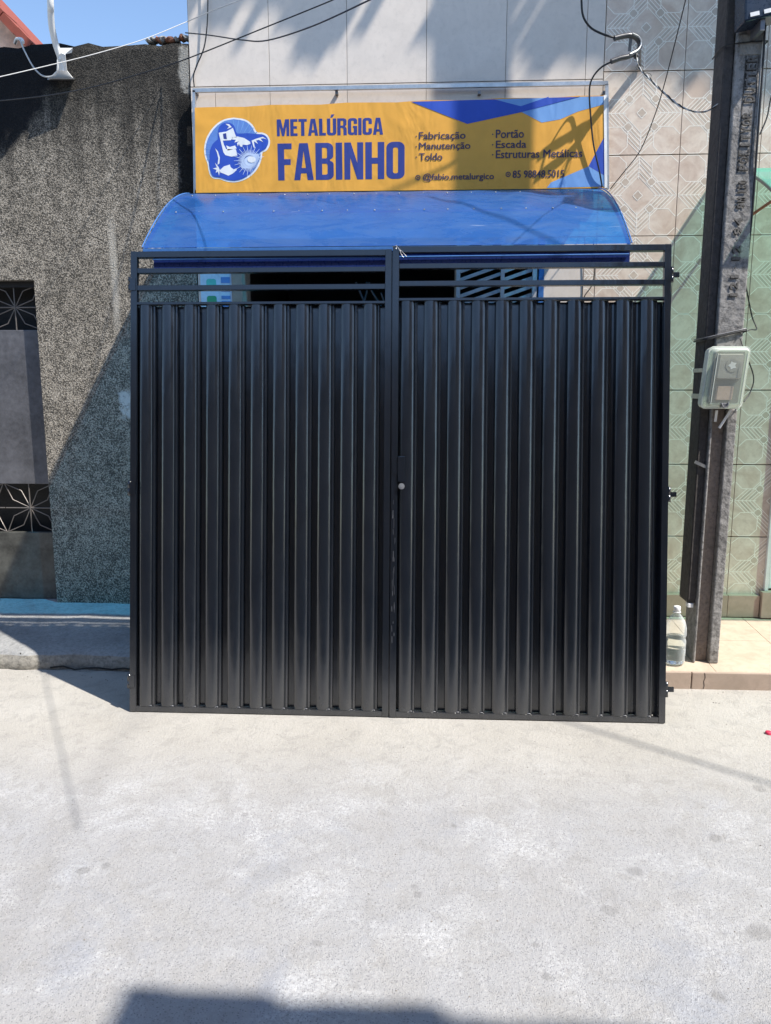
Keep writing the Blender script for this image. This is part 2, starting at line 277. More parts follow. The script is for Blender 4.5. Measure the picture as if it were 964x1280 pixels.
# ------------------------------------------------------------------ mesh helpers
class MB:
    def __init__(s): s.v = []; s.f = []; s.m = []; s.sm = []
    def add(s, vs, fs, mi=0, smooth=False):
        o = len(s.v); s.v += [tuple(x) for x in vs]
        for f in fs: s.f.append([i+o for i in f]); s.m.append(mi); s.sm.append(smooth)
    def box(s, x0, x1, y0, y1, z0, z1, mi=0, bev=0.0):
        if bev:
            bm = bmesh.new(); bmesh.ops.create_cube(bm, size=1)
            bmesh.ops.transform(bm, matrix=Matrix.Translation(((x0+x1)/2, (y0+y1)/2, (z0+z1)/2)) @ Matrix.Diagonal((x1-x0, y1-y0, z1-z0, 1)), verts=bm.verts)
            bmesh.ops.bevel(bm, geom=bm.edges[:], offset=bev, segments=2, affect='EDGES', profile=0.6)
            bm.verts.index_update(); s.add([v.co[:] for v in bm.verts], [[v.index for v in f.verts] for f in bm.faces], mi); bm.free(); return s
        s.add([(x0, y0, z0), (x1, y0, z0), (x1, y1, z0), (x0, y1, z0), (x0, y0, z1), (x1, y0, z1), (x1, y1, z1), (x0, y1, z1)],
              [(0, 3, 2, 1), (4, 5, 6, 7), (0, 1, 5, 4), (1, 2, 6, 5), (2, 3, 7, 6), (3, 0, 4, 7)], mi); return s
    def tube(s, pts, r, seg=8, mi=0, caps=True):
        pts = [Vector(p) for p in pts]; n = len(pts); rs = r if isinstance(r, (list, tuple)) else [r]*n
        up = None; rings = []
        for i, p in enumerate(pts):
            t = (pts[min(i+1, n-1)]-pts[max(i-1, 0)]).normalized()
            if up is None: up = t.orthogonal().normalized()
            else:
                up = (up-t*up.dot(t)); up = up.normalized() if up.length > 1e-6 else t.orthogonal().normalized()
            bn = t.cross(up)
            rings.append([p+(up*cos(2*pi*k/seg)+bn*sin(2*pi*k/seg))*rs[i] for k in range(seg)])
        vs = [q for rg in rings for q in rg]; fs = []
        for i in range(n-1):
            for k in range(seg):
                a = i*seg+k; b = i*seg+(k+1) % seg; fs.append((a, b, b+seg, a+seg))
        s.add(vs, fs, mi, True)
        if caps:
            s.add(rings[0], [list(range(seg))[::-1]], mi); s.add(rings[-1], [list(range(seg))], mi)
        return s
    def lathe(s, prof, c, seg=24, mi=0):
        vs = []; fs = []; n = len(prof)
        for (r, z) in prof:
            for k in range(seg): vs.append((c[0]+r*cos(2*pi*k/seg), c[1]+r*sin(2*pi*k/seg), c[2]+z))
        for i in range(n-1):
            for k in range(seg):
                a = i*seg+k; b = i*seg+(k+1) % seg; fs.append((a, b, b+seg, a+seg))
        s.add(vs, fs, mi, True); return s
    def bar(s, p, q, wdt, dep, mi=0, nrm=(0, -1, 0)):    # flat bar between two points
        p = Vector(p); q = Vector(q); t = (q-p).normalized(); nn = Vector(nrm); sd_ = t.cross(nn).normalized()*wdt/2; nn = sd_.cross(t).normalized()*dep/2
        vs = [p-sd_-nn, p+sd_-nn, p+sd_+nn, p-sd_+nn, q-sd_-nn, q+sd_-nn, q+sd_+nn, q-sd_+nn]
        s.add(vs, [(0, 1, 2, 3), (7, 6, 5, 4), (0, 4, 5, 1), (1, 5, 6, 2), (2, 6, 7, 3), (3, 7, 4, 0)], mi); return s
    def mesh(s, name, mats):
        me = bpy.data.meshes.new(name); me.from_pydata(s.v, [], s.f)
        for m in (mats if isinstance(mats, (list, tuple)) else [mats]): me.materials.append(m)
        me.polygons.foreach_set('material_index', s.m); me.polygons.foreach_set('use_smooth', s.sm); me.update()
        bm = bmesh.new(); bm.from_mesh(me); bmesh.ops.recalc_face_normals(bm, faces=bm.faces); bm.to_mesh(me); bm.free(); return me
    def obj(s, name, mats, parent=None, loc=None):
        return link(name, s.mesh(name, mats), parent, loc)
def link(name, me, parent=None, loc=None):        # mesh in world coordinates unless loc is given
    o = bpy.data.objects.new(name, me); COL.objects.link(o)
    if parent is not None:
        o.parent = parent
        if not parent.get('local'): 
            o.location = (Vector(loc) if loc else Vector())-wloc(parent)
        elif loc: o.location = loc
    elif loc: o.location = loc
    return o
def wloc(o):
    v = Vector(o.location)
    while o.parent: o = o.parent; v = v+Vector(o.location)
    return v
def tag(o, label=None, cat=None, group=None, kind=None):
    for a, v in (('label', label), ('category', cat), ('group', group), ('kind', kind)):
        if v: o[a] = v
    return o
def thing(name, label, cat, loc=(0, 0, 0), group=None, kind=None):
    o = bpy.data.objects.new(name, None); COL.objects.link(o); o.location = loc; o.empty_display_size = 0.1
    return tag(o, label, cat, group, kind)
def fill2d(loops):                                  # flat filled outline(s); inner loops are holes
    cu = bpy.data.curves.new('outline', 'CURVE'); cu.dimensions = '2D'; cu.fill_mode = 'BOTH'
    for lp in loops:
        sp = cu.splines.new('POLY'); sp.points.add(len(lp)-1); sp.use_cyclic_u = True
        for p, (x, y) in zip(sp.points, lp): p.co = (x, y, 0, 1)
    o = bpy.data.objects.new('outline', cu); COL.objects.link(o)
    dg = bpy.context.evaluated_depsgraph_get(); me = bpy.data.meshes.new_from_object(o.evaluated_get(dg))
    vs = [v.co[:2] for v in me.vertices]; fs = [list(p.vertices) for p in me.polygons]
    bpy.data.objects.remove(o); bpy.data.curves.remove(cu); bpy.data.meshes.remove(me); return vs, fs
def text2d(body, bold=0.0):
    cu = bpy.data.curves.new('lettering', 'FONT'); cu.body = body; cu.size = 1; cu.offset = bold; cu.resolution_u = 3; cu.space_character = 1.0+bold*1.5
    o = bpy.data.objects.new('lettering', cu); COL.objects.link(o)
    dg = bpy.context.evaluated_depsgraph_get(); me = bpy.data.meshes.new_from_object(o.evaluated_get(dg))
    vs = [v.co[:2] for v in me.vertices]; fs = [list(p.vertices) for p in me.polygons]
    bpy.data.objects.remove(o); bpy.data.curves.remove(cu); bpy.data.meshes.remove(me)
    x0 = min(v[0] for v in vs); x1 = max(v[0] for v in vs); y0 = min(v[1] for v in vs); y1 = max(v[1] for v in vs)
    return [((x-x0)/(x1-x0), (y-y0)/(y1-y0)) for x, y in vs], fs
def facing(fs_vs, Y, mi, mb):                       # put a filled outline on a plane facing the street
    vs, fs = fs_vs; mb.add([(x, Y, z) for x, z in vs], [f for f in fs], mi)
def bez(p0, p1, p2, n):
    p0, p1, p2 = Vector(p0), Vector(p1), Vector(p2)
    return [p0*(1-t)**2+p1*2*t*(1-t)+p2*t*t for t in [i/n for i in range(n+1)]]
def smooth_path(pts, n=6):                          # Catmull-Rom through the points
    P = [Vector(p) for p in pts]; P = [P[0]*2-P[1]]+P+[P[-1]*2-P[-2]]; out = []
    for i in range(1, len(P)-2):
        for j in range(n):
            t = j/n; a, b, c, d = P[i-1], P[i], P[i+1], P[i+2]
            out.append(0.5*((2*b)+(-a+c)*t+(2*a-5*b+4*c-d)*t*t+(-a+3*b-3*c+d)*t**3))
    out.append(P[-2]); return out

# ------------------------------------------------------------------ ground
def sheet(x0, x1, y0, y1, z, nx, ny, fz=None):
    mb = MB(); vs = []
    for j in range(ny+1):
        for i in range(nx+1):
            x = x0+(x1-x0)*i/nx; y = y0+(y1-y0)*j/ny; vs.append((x, y, z+(fz(x, y) if fz else 0)))
    mb.add(vs, [(j*(nx+1)+i, j*(nx+1)+i+1, (j+1)*(nx+1)+i+1, (j+1)*(nx+1)+i) for j in range(ny) for i in range(nx)], 0, True); return mb
tag(sheet(-300, 300, -300, 300, -0.03, 1, 1).obj('ground', M['render_grey']), kind='structure')
tag(sheet(-40, 40, -1.0, 4.3, 0.0, 20, 8).obj('road', M['road']), 'pale worn concrete road in front of the black gate', None, kind='structure')

# right pavement: tiled step
sw = thing('pavement', 'beige tiled pavement step below the concrete pole', None, (1.2, 4.3, 0), kind='structure')
mb = MB(); mb.box(-1.18, 9, 3.985, 4.80, -0.02, 0.086); mb.obj('pavement_base', M['grout'], sw)
xs = [-1.16+0.452*i for i in range(0, 20)]
for i in range(len(xs)-1):
    a, b = xs[i]+0.0015, xs[i+1]-0.0015
    for (y0, y1, z0, z1) in ((3.965, 4.40, 0.092, 0.120), (4.403, 4.798, 0.120, 0.146)):
        t = MB(); t.add([(a, y0, z0), (b, y0, z0), (b, y1, z1), (a, y1, z1), (a, y0, z0-0.02), (b, y0, z0-0.02), (b, y1, z1-0.02), (a, y1, z1-0.02)],
            [(0, 1, 2, 3), (4, 5, 1, 0), (5, 6, 2, 1), (7, 3, 2, 6), (4, 0, 3, 7), (4, 7, 6, 5)])
        t.obj('paving_tile', M['walk_r'], sw)
    c0 = a-0.13; t = MB(); t.box(c0, c0+0.447, 3.950, 3.984, -0.01, 0.0915, bev=0.004); t.obj('kerb_tile', M['kerb_r'], sw)
mb = MB(); p = [(1.487, 3.9495, 0.091), (1.491, 3.9495, 0.066), (1.485, 3.9495, 0.045), (1.489, 3.9495, 0.020), (1.484, 3.949, 0.003)]
mb.tube(smooth_path(p, 3), 0.0016, 5); mb.obj('crack', M['crack'], sw)

# left pavement: old concrete
lw = thing('concrete_pavement', 'worn grey concrete pavement at the foot of the dark plaster house', None, (-4, 4.3, 0), kind='structure')
def lwz(x, y):
    t = (y-4.06)/(4.85-4.06); n = 0.006*sin(x*7.1+y*5)+0.004*sin(x*17+y*23)
    d = (x+2.28)+(y-4.15)*-0.35
    return 0.085+0.085*max(0, t)+n*0.35+0.004*math.exp(-(d/0.05)**2)
random.seed(3)
mb = MB(); nx, prof = 130, None
rows = []
for i in range(nx+1):
    x = -9+(9-1.60)*i/nx; j = 0.012*sin(x*9)+0.008*sin(x*31)+random.uniform(-.006, .006)
    edge = 0.045+0.012*sin(x*13)
    r_ = [(x, 4.055+j*0.5, -0.01), (x, 4.05+j, 0.02), (x, 4.062+j, 0.055), (x, 4.075+j, 0.078), (x, 4.11+j*0.5, 0.093)]
    for y in (4.18, 4.3, 4.45, 4.6, 4.75, 4.88): r_.append((x, y, lwz(x, y)+0.006))
    rows.append(r_)
m_ = len(rows[0]); mb.add([q for r in rows for q in r], [(i*m_+k, (i+1)*m_+k, (i+1)*m_+k+1, i*m_+k+1) for i in range(nx) for k in range(3)], 1, True)
mb.add([q for r in rows for q in r], [(i*m_+k, (i+1)*m_+k, (i+1)*m_+k+1, i*m_+k+1) for i in range(nx) for k in range(3, m_-1)], 0, True)
mb.obj('pavement_slab', [M['walk_l'], M['curb_l']], lw)
mb = MB(); x = -2.28
pts = [(-2.275, 4.045, 0.0), (-2.28, 4.04, 0.03), (-2.272, 4.055, 0.065), (-2.285, 4.078, 0.086)]
mb.tube(smooth_path(pts, 3), 0.004, 5)
pts = [(-2.1+0.07*i, 4.043+0.01*sin(i*1.7), 0.016+0.008*sin(i*2.3)) for i in range(8)]  # dark strip along the kerb foot: gap shade laid in as colour
mb.tube(smooth_path(pts, 2), 0.0045, 5); mb.obj('crack', M['crack'], lw)

# pebbles and grit
mb = MB()
for i in range(420):
    x = random.uniform(-2.2, 2.2); y = random.uniform(1.3, 3.95); r = random.uniform(0.0012, 0.0042)
    if random.random() < 0.3: y = random.uniform(3.75, 3.95) if x > 1.2 else random.uniform(3.9, 4.04); r *= 1.3
    if -1.6 < x < 1.3 and y > 3.45: continue
    a = random.uniform(0, 6); c, s_ = cos(a), sin(a); k = random.uniform(.5, 1)
    q = [(r, 0, 0), (0, r*k, 0), (-r, 0, 0), (0, -r*k, 0), (0, 0, r*.8)]
    mb.add([(x+c*u-s_*v, y+s_*u+c*v, z+0.0005) for u, v, z in q], [(0, 1, 4), (1, 2, 4), (2, 3, 4), (3, 0, 4)])
tag(mb.obj('grit', M['pebble']), 'fine dark grit scattered over the pale road', 'grit', kind='stuff')
t = thing('bottle_cap', 'small red cap lying on the road near the kerb', 'cap', (1.60, 3.43, 0)); mb = MB()
mb.lathe([(0.0, 0.011), (0.013, 0.011), (0.015, 0.008), (0.016, 0.0)], (1.60, 3.43, 0.001), 14); mb.obj('cap_shell', M['red'], t)

# ------------------------------------------------------------------ left house
lh = thing('plaster_house', 'house front of blackened rough grey plaster with a dark metal door', 'house', (-3.5, 4.8, 0))
DX0, DX1, DZ0, DZ1 = -3.34, -2.412, 0.17, 2.226
mb = MB(); B = YW+0.25
mb.box(-9, DX0, YW, B, 0, 3.52); mb.box(DX1, -1.395, YW, B, 0, 3.52); mb.box(DX0, DX1, YW, B, DZ1, 3.52)
random.seed(5); n = 90; top = []
for i in range(n+1):
    x = -9+(9-1.395)*i/n; z = 3.565+0.006*(x+1.4)+random.uniform(-0.010, 0.012)+0.01*sin(x*5)
    top.append((x, z))
vs = []
for x, z in top: vs += [(x, YW, 3.52), (x, YW+0.01, z-0.012), (x, YW+0.08, z+random.uniform(0, .01)), (x, B, z-0.01), (x, B, 3.52)]
mb.add(vs, [(i*5+k, (i+1)*5+k, (i+1)*5+k+1, i*5+k+1) for i in range(n) for k in range(4)], 0)
mb.add(vs[-5:], [(0, 1, 2, 3, 4)], 0)
mb.obj('wall', M['chap'], lh)
mb = MB(); mb.box(-9, -1.45, B, B+4, 0, 3.3); mb.obj('house_body', M['render_grey'], lh)
# broken brick and mortar lumps on the parapet corner
random.seed(11)
for i in range(9):
    x = -1.41-0.028*i+random.uniform(-.008, .008); z = 3.585+random.uniform(0, .012)-i*0.0015
    bm = bmesh.new(); bmesh.ops.create_icosphere(bm, subdivisions=2, radius=1)
    for v in bm.verts: v.co *= random.uniform(.75, 1.15)
    sx, sz = random.uniform(.018, .032), random.uniform(.010, .020)
    me = bpy.data.meshes.new('rubble'); 
    bmesh.ops.transform(bm, matrix=Matrix.Translation((x, YW+0.05, z)) @ Matrix.Rotation(random.uniform(-.5, .5), 4, 'Y') @ Matrix.Diagonal((sx, 0.045, sz, 1)), verts=bm.verts)
    bm.to_mesh(me); bm.free(); me.materials.append(M['brick'] if i in (1, 3, 4, 6) else M['render_grey']); link('rubble', me, lh)
# door
dr = bpy.data.objects.new('door', None); COL.objects.link(dr); dr.parent = lh; dr.location = Vector((-2.87, 4.86, 0.17))-wloc(lh)
YD = YW+0.06
GB0, GB1, GT0, GT1 = 0.63, 0.952, 1.93, 2.19
mb = MB(); mb.box(DX0, DX1, YD, YD+0.04, GB1, GT0, bev=0.003); mb.obj('door_panel', M['door'], dr)
mb = MB(); mb.box(DX0, DX1, YD, YD+0.04, DZ0+0.012, GB0, bev=0.003); mb.obj('door_panel', M['door_low'], dr)
mb = MB(); mb.box(DX0-.1, DX1+.1, YD+0.182, YD+0.187, 0.1, 2.3); mb.obj('dark_backing', M['black'], dr)
mb = MB(); mb.box(DX0, DX0+0.03, YD-0.005, YD+0.045, DZ0, DZ1-0.001); mb.box(DX1-0.012, DX1-0.0005, YD-0.004, YD+0.045, DZ0, DZ1-0.001); mb.box(DX0+0.03, DX1-0.012, YD-0.005, YD+0.045, GT1, DZ1-0.001); mb.obj('door_frame', M['black'], dr)
def grille(cx, cz, hx, hz):
    mb = MB(); y = YD+0.012; r = 0.0042
    mb.tube([(cx, y, cz-hz), (cx, y, cz+hz)], r, 6); mb.tube([(cx-hx, y+0.002, cz), (cx+hx, y+0.002, cz)], r, 6)
    for sx in (-1, 1):
        for sz in (-1, 1):
            for (ux, uz) in ((0.34, 0.72), (0.72, 0.34)):
                mb.tube([(cx, y+0.004, cz), (cx+sx*hx*ux*0.98, y+0.004, cz+sz*hz*uz*0.98), (cx+sx*hx, y+0.004, cz+sz*hz)], r*0.85, 6)
    mb.obj('star_grille', M['grille'], dr)
for cx in (-2.582, -2.92): grille(cx, (GB0+GB1)/2, 0.165, (GB1-GB0)/2); grille(cx, (GT0+GT1)/2+0.01, 0.165, (GT1-GT0)/2+0.01)

# house with gable behind
gh = thing('gabled_house', 'peach plastered gable with a red tiled edge behind the dark parapet', 'house', (-5, 7, 0))
def gz(x): return 4.493+(-3.396-x)*1.06
mb = MB(); xa, xb = -6.2, -3.30
mb.add([(xa, 7, 0), (xb, 7, 0), (xb, 7, gz(xb)-.09), (-4.75, 7, gz(-4.75)-.09), (xa, 7, gz(xb)-.09), (xa, 7.7, 0), (xb, 7.7, 0), (xb, 7.7, gz(xb)-.09), (-4.75, 7.7, gz(-4.75)-.09), (xa, 7.7, gz(xb)-.09)],
       [(0, 1, 2, 3, 4), (9, 8, 7, 6, 5), (1, 6, 7, 2), (0, 4, 9, 5), (2, 7, 8, 3), (3, 8, 9, 4)]); mb.obj('wall', M['peach'], gh)
mb = MB(); 
for i in range(14):
    x0 = -3.20-i*0.115; mb.bar((x0, 6.93, gz(x0)-0.035+0.006*(i % 2)), (x0-0.112, 6.93, gz(x0-0.112)-0.035+0.006*(i % 2)), 0.065, 0.22, 0)
mb.bar((-3.16, 7.42, gz(-3.16)-0.03), (-4.78, 7.42, gz(-4.78)-0.03), 0.7, 0.06, 0, nrm=(0.72, 0, 0.68)); mb.obj('roof', M['terracotta'], gh)

# ------------------------------------------------------------------ shop building
sh = thing('shop_building', 'shop front of cream and patterned beige tiles under the banner and awning', 'building', (0, 4.8, 0))
YB = YW+0.012
OX0, OX1, OZ1 = -1.115, 0.179, 2.45
mb = MB(); BB = YW+0.22
mb.box(-1.392, OX0, YB, BB, 0, OZ1); mb.box(-1.392, 8, YB, BB, OZ1, 4.22)
mb.box(OX1, 0.2, YB, BB, 0, OZ1); mb.box(0.2, 0.665, YB, BB, 0, 1.25); mb.box(0.665, 2.13, YB, BB, 0, OZ1); mb.box(2.13, 2.95, YB, BB, 2.2, OZ1); mb.box(2.95, 8, YB, BB, 0, OZ1)
mb.obj('wall', M['grout'], sh)
mb = MB(); mb.box(-1.392, 8, YW, YW+4, 4.222, 7.4); mb.obj('upper_wall', M['mortar'], sh)
# interior
mb = MB(); y0, y1 = BB+0.002, BB+3
mb.add([(-1.39, y0, 0.15), (3, y0, 0.15), (3, y1, 0.15), (-1.39, y1, 0.15), (-1.39, y0, 2.6), (3, y0, 2.6), (3, y1, 2.6), (-1.39, y1, 2.6)], [(0, 1, 2, 3), (4, 7, 6, 5), (3, 2, 6, 7), (0, 3, 7, 4), (1, 5, 6, 2)])
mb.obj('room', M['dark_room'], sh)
mb = MB()
for (a, b_) in (((-.47, 2.27), (-.33, 1.95)), ((-.38, 2.27), (-.46, 1.95)), ((-.40, 2.27), (-.20, 1.95)), ((-.3, 2.2), (-.1, 1.6))): mb.tube([(a[0], 5.35, a[1]), (b_[0], 5.3, b_[1])], 0.008, 6)
mb.obj('stored_rod', M['steel'], sh)
mb = MB(); mb.box(OX0-0.062, OX0, YW-0.012, YW+0.011, 0.148, OZ1, bev=0.002); mb.obj('door_jamb', M['jamb'], sh)
# louvred window
wn_o = bpy.data.objects.new('window', None); COL.objects.link(wn_o); wn_o.parent = sh; wn_o.location = Vector((0.43, 4.8, 1.25))-wloc(sh)
mb = MB(); mb.box(0.182, 0.205, YW-0.01, YW+0.03, 1.25, OZ1); mb.box(0.447, 0.468, YW-0.012, YW+0.03, 1.25, OZ1); mb.box(0.635, 0.66, YW-0.01, YW+0.03, 1.25, OZ1); mb.obj('window_frame', M['louver'], wn_o)
mb = MB()
for (xa, xb) in ((0.206, 0.446), (0.469, 0.634)):
    for i in range(24):
        z = 1.30+i*0.048; mb.bar((xa, YW+0.012, z), (xb, YW+0.012, z+(xb-xa)*0.34), 0.020, 0.006)
mb.obj('louvre_slat', M['louver'], wn_o)['kind'] = 'stuff'
mb = MB(); mb.box(0.670, 0.700, YW-0.016, YW+0.011, 1.2, OZ1, bev=0.002); mb.obj('blue_strip', M['blue_frame'], sh)
# cream tiles
def tile_mesh(wd, ht, mat, th=0.011, inset=0.0012):
    mb = MB(); mb.box(inset, wd-inset, -th, 0, inset, ht-inset, bev=0.0012); return mb.mesh('tile', mat)
cx = [-1.388, -0.919, -0.466, -0.008, 0.446, 0.899, 1.001]; meshes = {}
def put_tile(x, z, wd, ht, mat='cream'):
    key = (round(wd, 3), round(ht, 3), mat)
    if key not in meshes: meshes[key] = tile_mesh(wd, ht, M[mat])
    return link('tile', meshes[key], sh, (x, YB, z))
for i in range(6):
    wd = cx[i+1]-cx[i]
    put_tile(cx[i], 3.312, wd, 0.905)
cx2 = [-1.388, -1.243, -0.919, -0.466, -0.008, 0.446, 0.899, 1.001]
for i in range(7):
    wd = cx2[i+1]-cx2[i]; put_tile(cx2[i], 2.86, wd, 0.450); put_tile(cx2[i], 2.452, wd, 0.406)
put_tile(-1.388, 2.0, 0.208, 0.45); put_tile(-1.388, 1.548, 0.208, 0.45); put_tile(-1.388, 1.096, 0.208, 0.45); put_tile(-1.388, 0.644, 0.208, 0.45); put_tile(-1.388, 0.150, 0.208, 0.492)
for z in (2.0, 1.55, 1.10, 0.65, 0.20): put_tile(0.702, z, 0.23, 0.448); 
# patterned tiles
def pattern_mesh(wd, ht, x_off=0.0):
    mb = MB(); mb.box(0.0012, wd-0.0012, -0.011, 0, 0.0012, ht-0.0012, bev=0.0012); T = 0.45; cnt = [0]
    def cl(p): return (min(max(p[0], 0.004), wd-0.004), min(max(p[1], 0.004), ht-0.004))
    def line(p, q, w_=0.0042, mi=1):
        p = (p[0]*T-x_off, p[1]*T); q = (q[0]*T-x_off, q[1]*T)
        # clip against left edge for cut tiles
        def clipx(p, q, X, keep_less):
            def ins(a): return a[0] <= X if keep_less else a[0] >= X
            if ins(p) and ins(q): return p, q
            if not ins(p) and not ins(q): return None
            t_ = (X-p[0])/(q[0]-p[0]); r = (X, p[1]+(q[1]-p[1])*t_)
            return (p, r) if ins(p) else (r, q)
        for X, kl in ((wd-0.004, True), (0.004, False)):
            c = clipx(p, q, X, kl)
            if c is None: return
            p, q = c
        p, q = cl(p), cl(q); dx, dz = q[0]-p[0], q[1]-p[1]; L = sqrt(dx*dx+dz*dz)
        if L < 0.006: return
        nx_, nz_ = -dz/L*w_/2, dx/L*w_/2; y = -0.01125-cnt[0]*0.000006; cnt[0] += 1
        mb.add([(p[0]+nx_, y, p[1]+nz_), (p[0]-nx_, y, p[1]-nz_), (q[0]-nx_, y, q[1]-nz_), (q[0]+nx_, y, q[1]+nz_)], [(0, 1, 2, 3)], mi)
    def loop(pts):
        for i in range(len(pts)): line(pts[i], pts[(i+1) % len(pts)])
    a, b_ = 0.10, 0.22
    for cx_, cz_ in ((0.17, 0.83), (0.17, 0.17), (0.83, 0.83), (0.83, 0.17)):
        h = 0.165; k = 0.07
        loop([(cx_-h, cz_-k), (cx_-k, cz_-h), (cx_+k, cz_-h), (cx_+h, cz_-k), (cx_+h, cz_+k), (cx_+k, cz_+h), (cx_-k, cz_+h), (cx_-h, cz_+k)])
    for (ex, ez, dx, dz) in ((0, .5, 1, 0), (1, .5, -1, 0), (.5, 0, 0, 1), (.5, 1, 0, -1)):     # chevrons growing from each side's middle
        for s_ in (-1, 1):
            for j in range(6):
                o = 0.0+j*0.052
                p = (ex+dx*o, ez+dz*o); L = 0.165
                q = (p[0]+dx*L+(0 if dx else s_*L), p[1]+dz*L+(0 if dz else s_*L))
                if j in (1, 3): line(((p[0]*.85+q[0]*.15)+dx*.026, (p[1]*.85+q[1]*.15)+dz*.026), ((p[0]*.15+q[0]*.85)+dx*.026, (p[1]*.15+q[1]*.85)+dz*.026), 0.013, 2)
                line(p, q)
            line((ex+(0 if dx else s_*0.165)+dx*0.165, ez+(0 if dz else s_*0.165)+dz*0.165), (ex+(0 if dx else s_*0.165)+dx*0.40, ez+(0 if dz else s_*0.165)+dz*0.40))
        line((ex, ez), (ex+dx*0.30, ez+dz*0.30))
    for cx_, cz_ in ((.5, .5), (0.335, 0.335), (0.665, 0.665), (0.335, 0.665), (0.665, 0.335)):
        h = 0.062
        line((cx_-h*.72, cz_), (cx_+h*.72, cz_), 0.036, 2)
        loop([(cx_-h, cz_), (cx_, cz_-h), (cx_+h, cz_), (cx_, cz_+h)])
    return mb.mesh('patterned_tile', [M['beige'], M['beige_line'], M['beige_dark']])
pm = {}
def put_pat(x, z, wd=0.452, ht=0.449, xo=0.0):
    key = (wd, ht, xo)
    if key not in pm: pm[key] = pattern_mesh(wd, ht, xo)
    return link('patterned_tile', pm[key], sh, (x, YB, z))
PX = [1.003+0.4525*i for i in range(0, 9)]; PZ = [0.21, 0.66, 1.11, 1.56, 2.005, 2.453, 2.902, 3.351, 3.80]
for z in PZ:
    for x in PX:
        if x > 1.9 and x < 2.9 and z < 2.0:
            continue
        ht = 0.446 if z < 3.7 else 0.418
        put_pat(x, z, 0.4515, ht)
    if z < 2.3: put_pat(0.9335, z, 0.068, 0.446, 0.38)
for z in PZ[:4]: put_pat(PX[2], z, 0.222, 0.446)
# skirting row and step tiles
for i, x in enumerate([0.55, 1.003, 1.455, 1.905]):
    mb = MB(); mb.box(x+0.002, (x+0.450 if x < 1.9 else 2.10), YW-0.03, YW+0.0105, 0.150, 0.290, bev=0.003); mb.obj('skirting_tile', M['kerb_r'], sh)
mb = MB(); mb.box(2.105, 2.95, YW-0.05, YW+0.21, 0.150, 0.318, bev=0.004); mb.obj('door_step', M['kerb_r'], sh)
wd_ = bpy.data.objects.new('white_door', None); COL.objects.link(wd_); wd_.parent = sh; wd_.location = Vector((2.5, 4.8, 0.3))-wloc(sh)
mb = MB(); mb.box(2.128, 2.150, YW-0.022, YW+0.05, 0.32, 2.2); mb.box(2.93, 2.952, YW-0.022, YW+0.05, 0.32, 2.2); mb.box(2.150, 2.93, YW-0.022, YW+0.05, 2.17, 2.2); mb.obj('door_frame', M['white_paint'], wd_)
mb = MB(); mb.box(2.150, 2.158, YW-0.001, YW+0.045, 0.32, 2.17); mb.obj('door_seal', M['black'], wd_)
mb = MB(); mb.box(2.16, 2.925, YW+0.0, YW+0.035, 0.33, 2.165, bev=0.003)
for z in (0.45, 1.3): mb.box(2.25, 2.83, YW-0.006, YW-0.001, z, z+0.7, bev=0.002)
mb.obj('door_leaf', M['white_paint'], wd_)
# first-floor eave high above the shop with a ragged row of clay roof tiles
random.seed(21)
mb = MB(); mb.box(-0.35, 7.5, 4.07, YW-0.002, 6.20, 6.28); mb.obj('eave_slab', M['mortar'], sh)
x = -0.4
while x < 5.2:
    wd = random.choice((0.05, 0.07, 0.09, 0.12, 0.15)); slope_d = 0.86+0.040*(min(x, 4)-0.5)
    D = slope_d+random.uniform(-0.045, 0.05)
    if x > 2.3: D = slope_d+random.uniform(-0.015, 0.02)
    if 1.35 < x < 1.62: D = 0.80
    mb = MB(); pr = []
    for k in range(7):
        a = pi*k/6; pr.append((x+wd/2-cos(a)*wd/2, sin(a)*wd*0.35))
    y0, y1 = YW-D, 4.20; vs = [(px, y0, 6.285+pz-0.02) for px, pz in pr]+[(px, y1, 6.32+pz) for px, pz in pr]
    vs += [(px, y0, 6.270+pz-0.02) for px, pz in pr]+[(px, y1, 6.305+pz) for px, pz in pr]
    fs = [(k, k+1, k+8, k+7) for k in range(6)]+[(k+15, k+14, k+21, k+22) for k in range(6)]+[(k, k+14, k+15, k+1) for k in range(6)]
    mb.add(vs, fs); mb.obj('roof_tile', M['roof_tile'], sh)
    x += wd+(random.choice((0.0, 0.0, 0.02, 0.05)) if x < 2.3 else 0)

# ------------------------------------------------------------------ houses across the street (behind the camera)
oh = thing('opposite_house', 'pale house across the street with a projecting tiled marquee', 'house', (4, -1.2, 0))
mb = MB(); mb.box(-12, 12, -5, -1.2, 0, 3.6); mb.obj('wall', M['house'], oh)
EH = 4.4; back = EH/SUN_B; shift = EH*SUN_A/SUN_B
xl = -0.78+shift; yl = 1.74-back
mb = MB(); mb.box(xl+0.05, 11, -1.6, yl-0.04, EH-0.16, EH-0.02); mb.box(xl+0.3, 11, -4.5, -1.2, 3.602, EH-0.2); mb.obj('marquee', M['house'], oh)
x = xl; random.seed(31); i = 0
while x < xl+3.2:
    wd = random.choice((0.12, 0.16, 0.2)); dy = random.uniform(-0.012, 0.012)+(0.055 if x-xl < 0.30 else 0.02 if x-xl < 0.75 else -0.01)
    mb = MB(); mb.box(x, x+wd-0.004, -1.5, yl+dy, EH-0.018, EH+0.02, bev=0.006); mb.obj('marquee_tile', M['roof_tile'], oh); x += wd

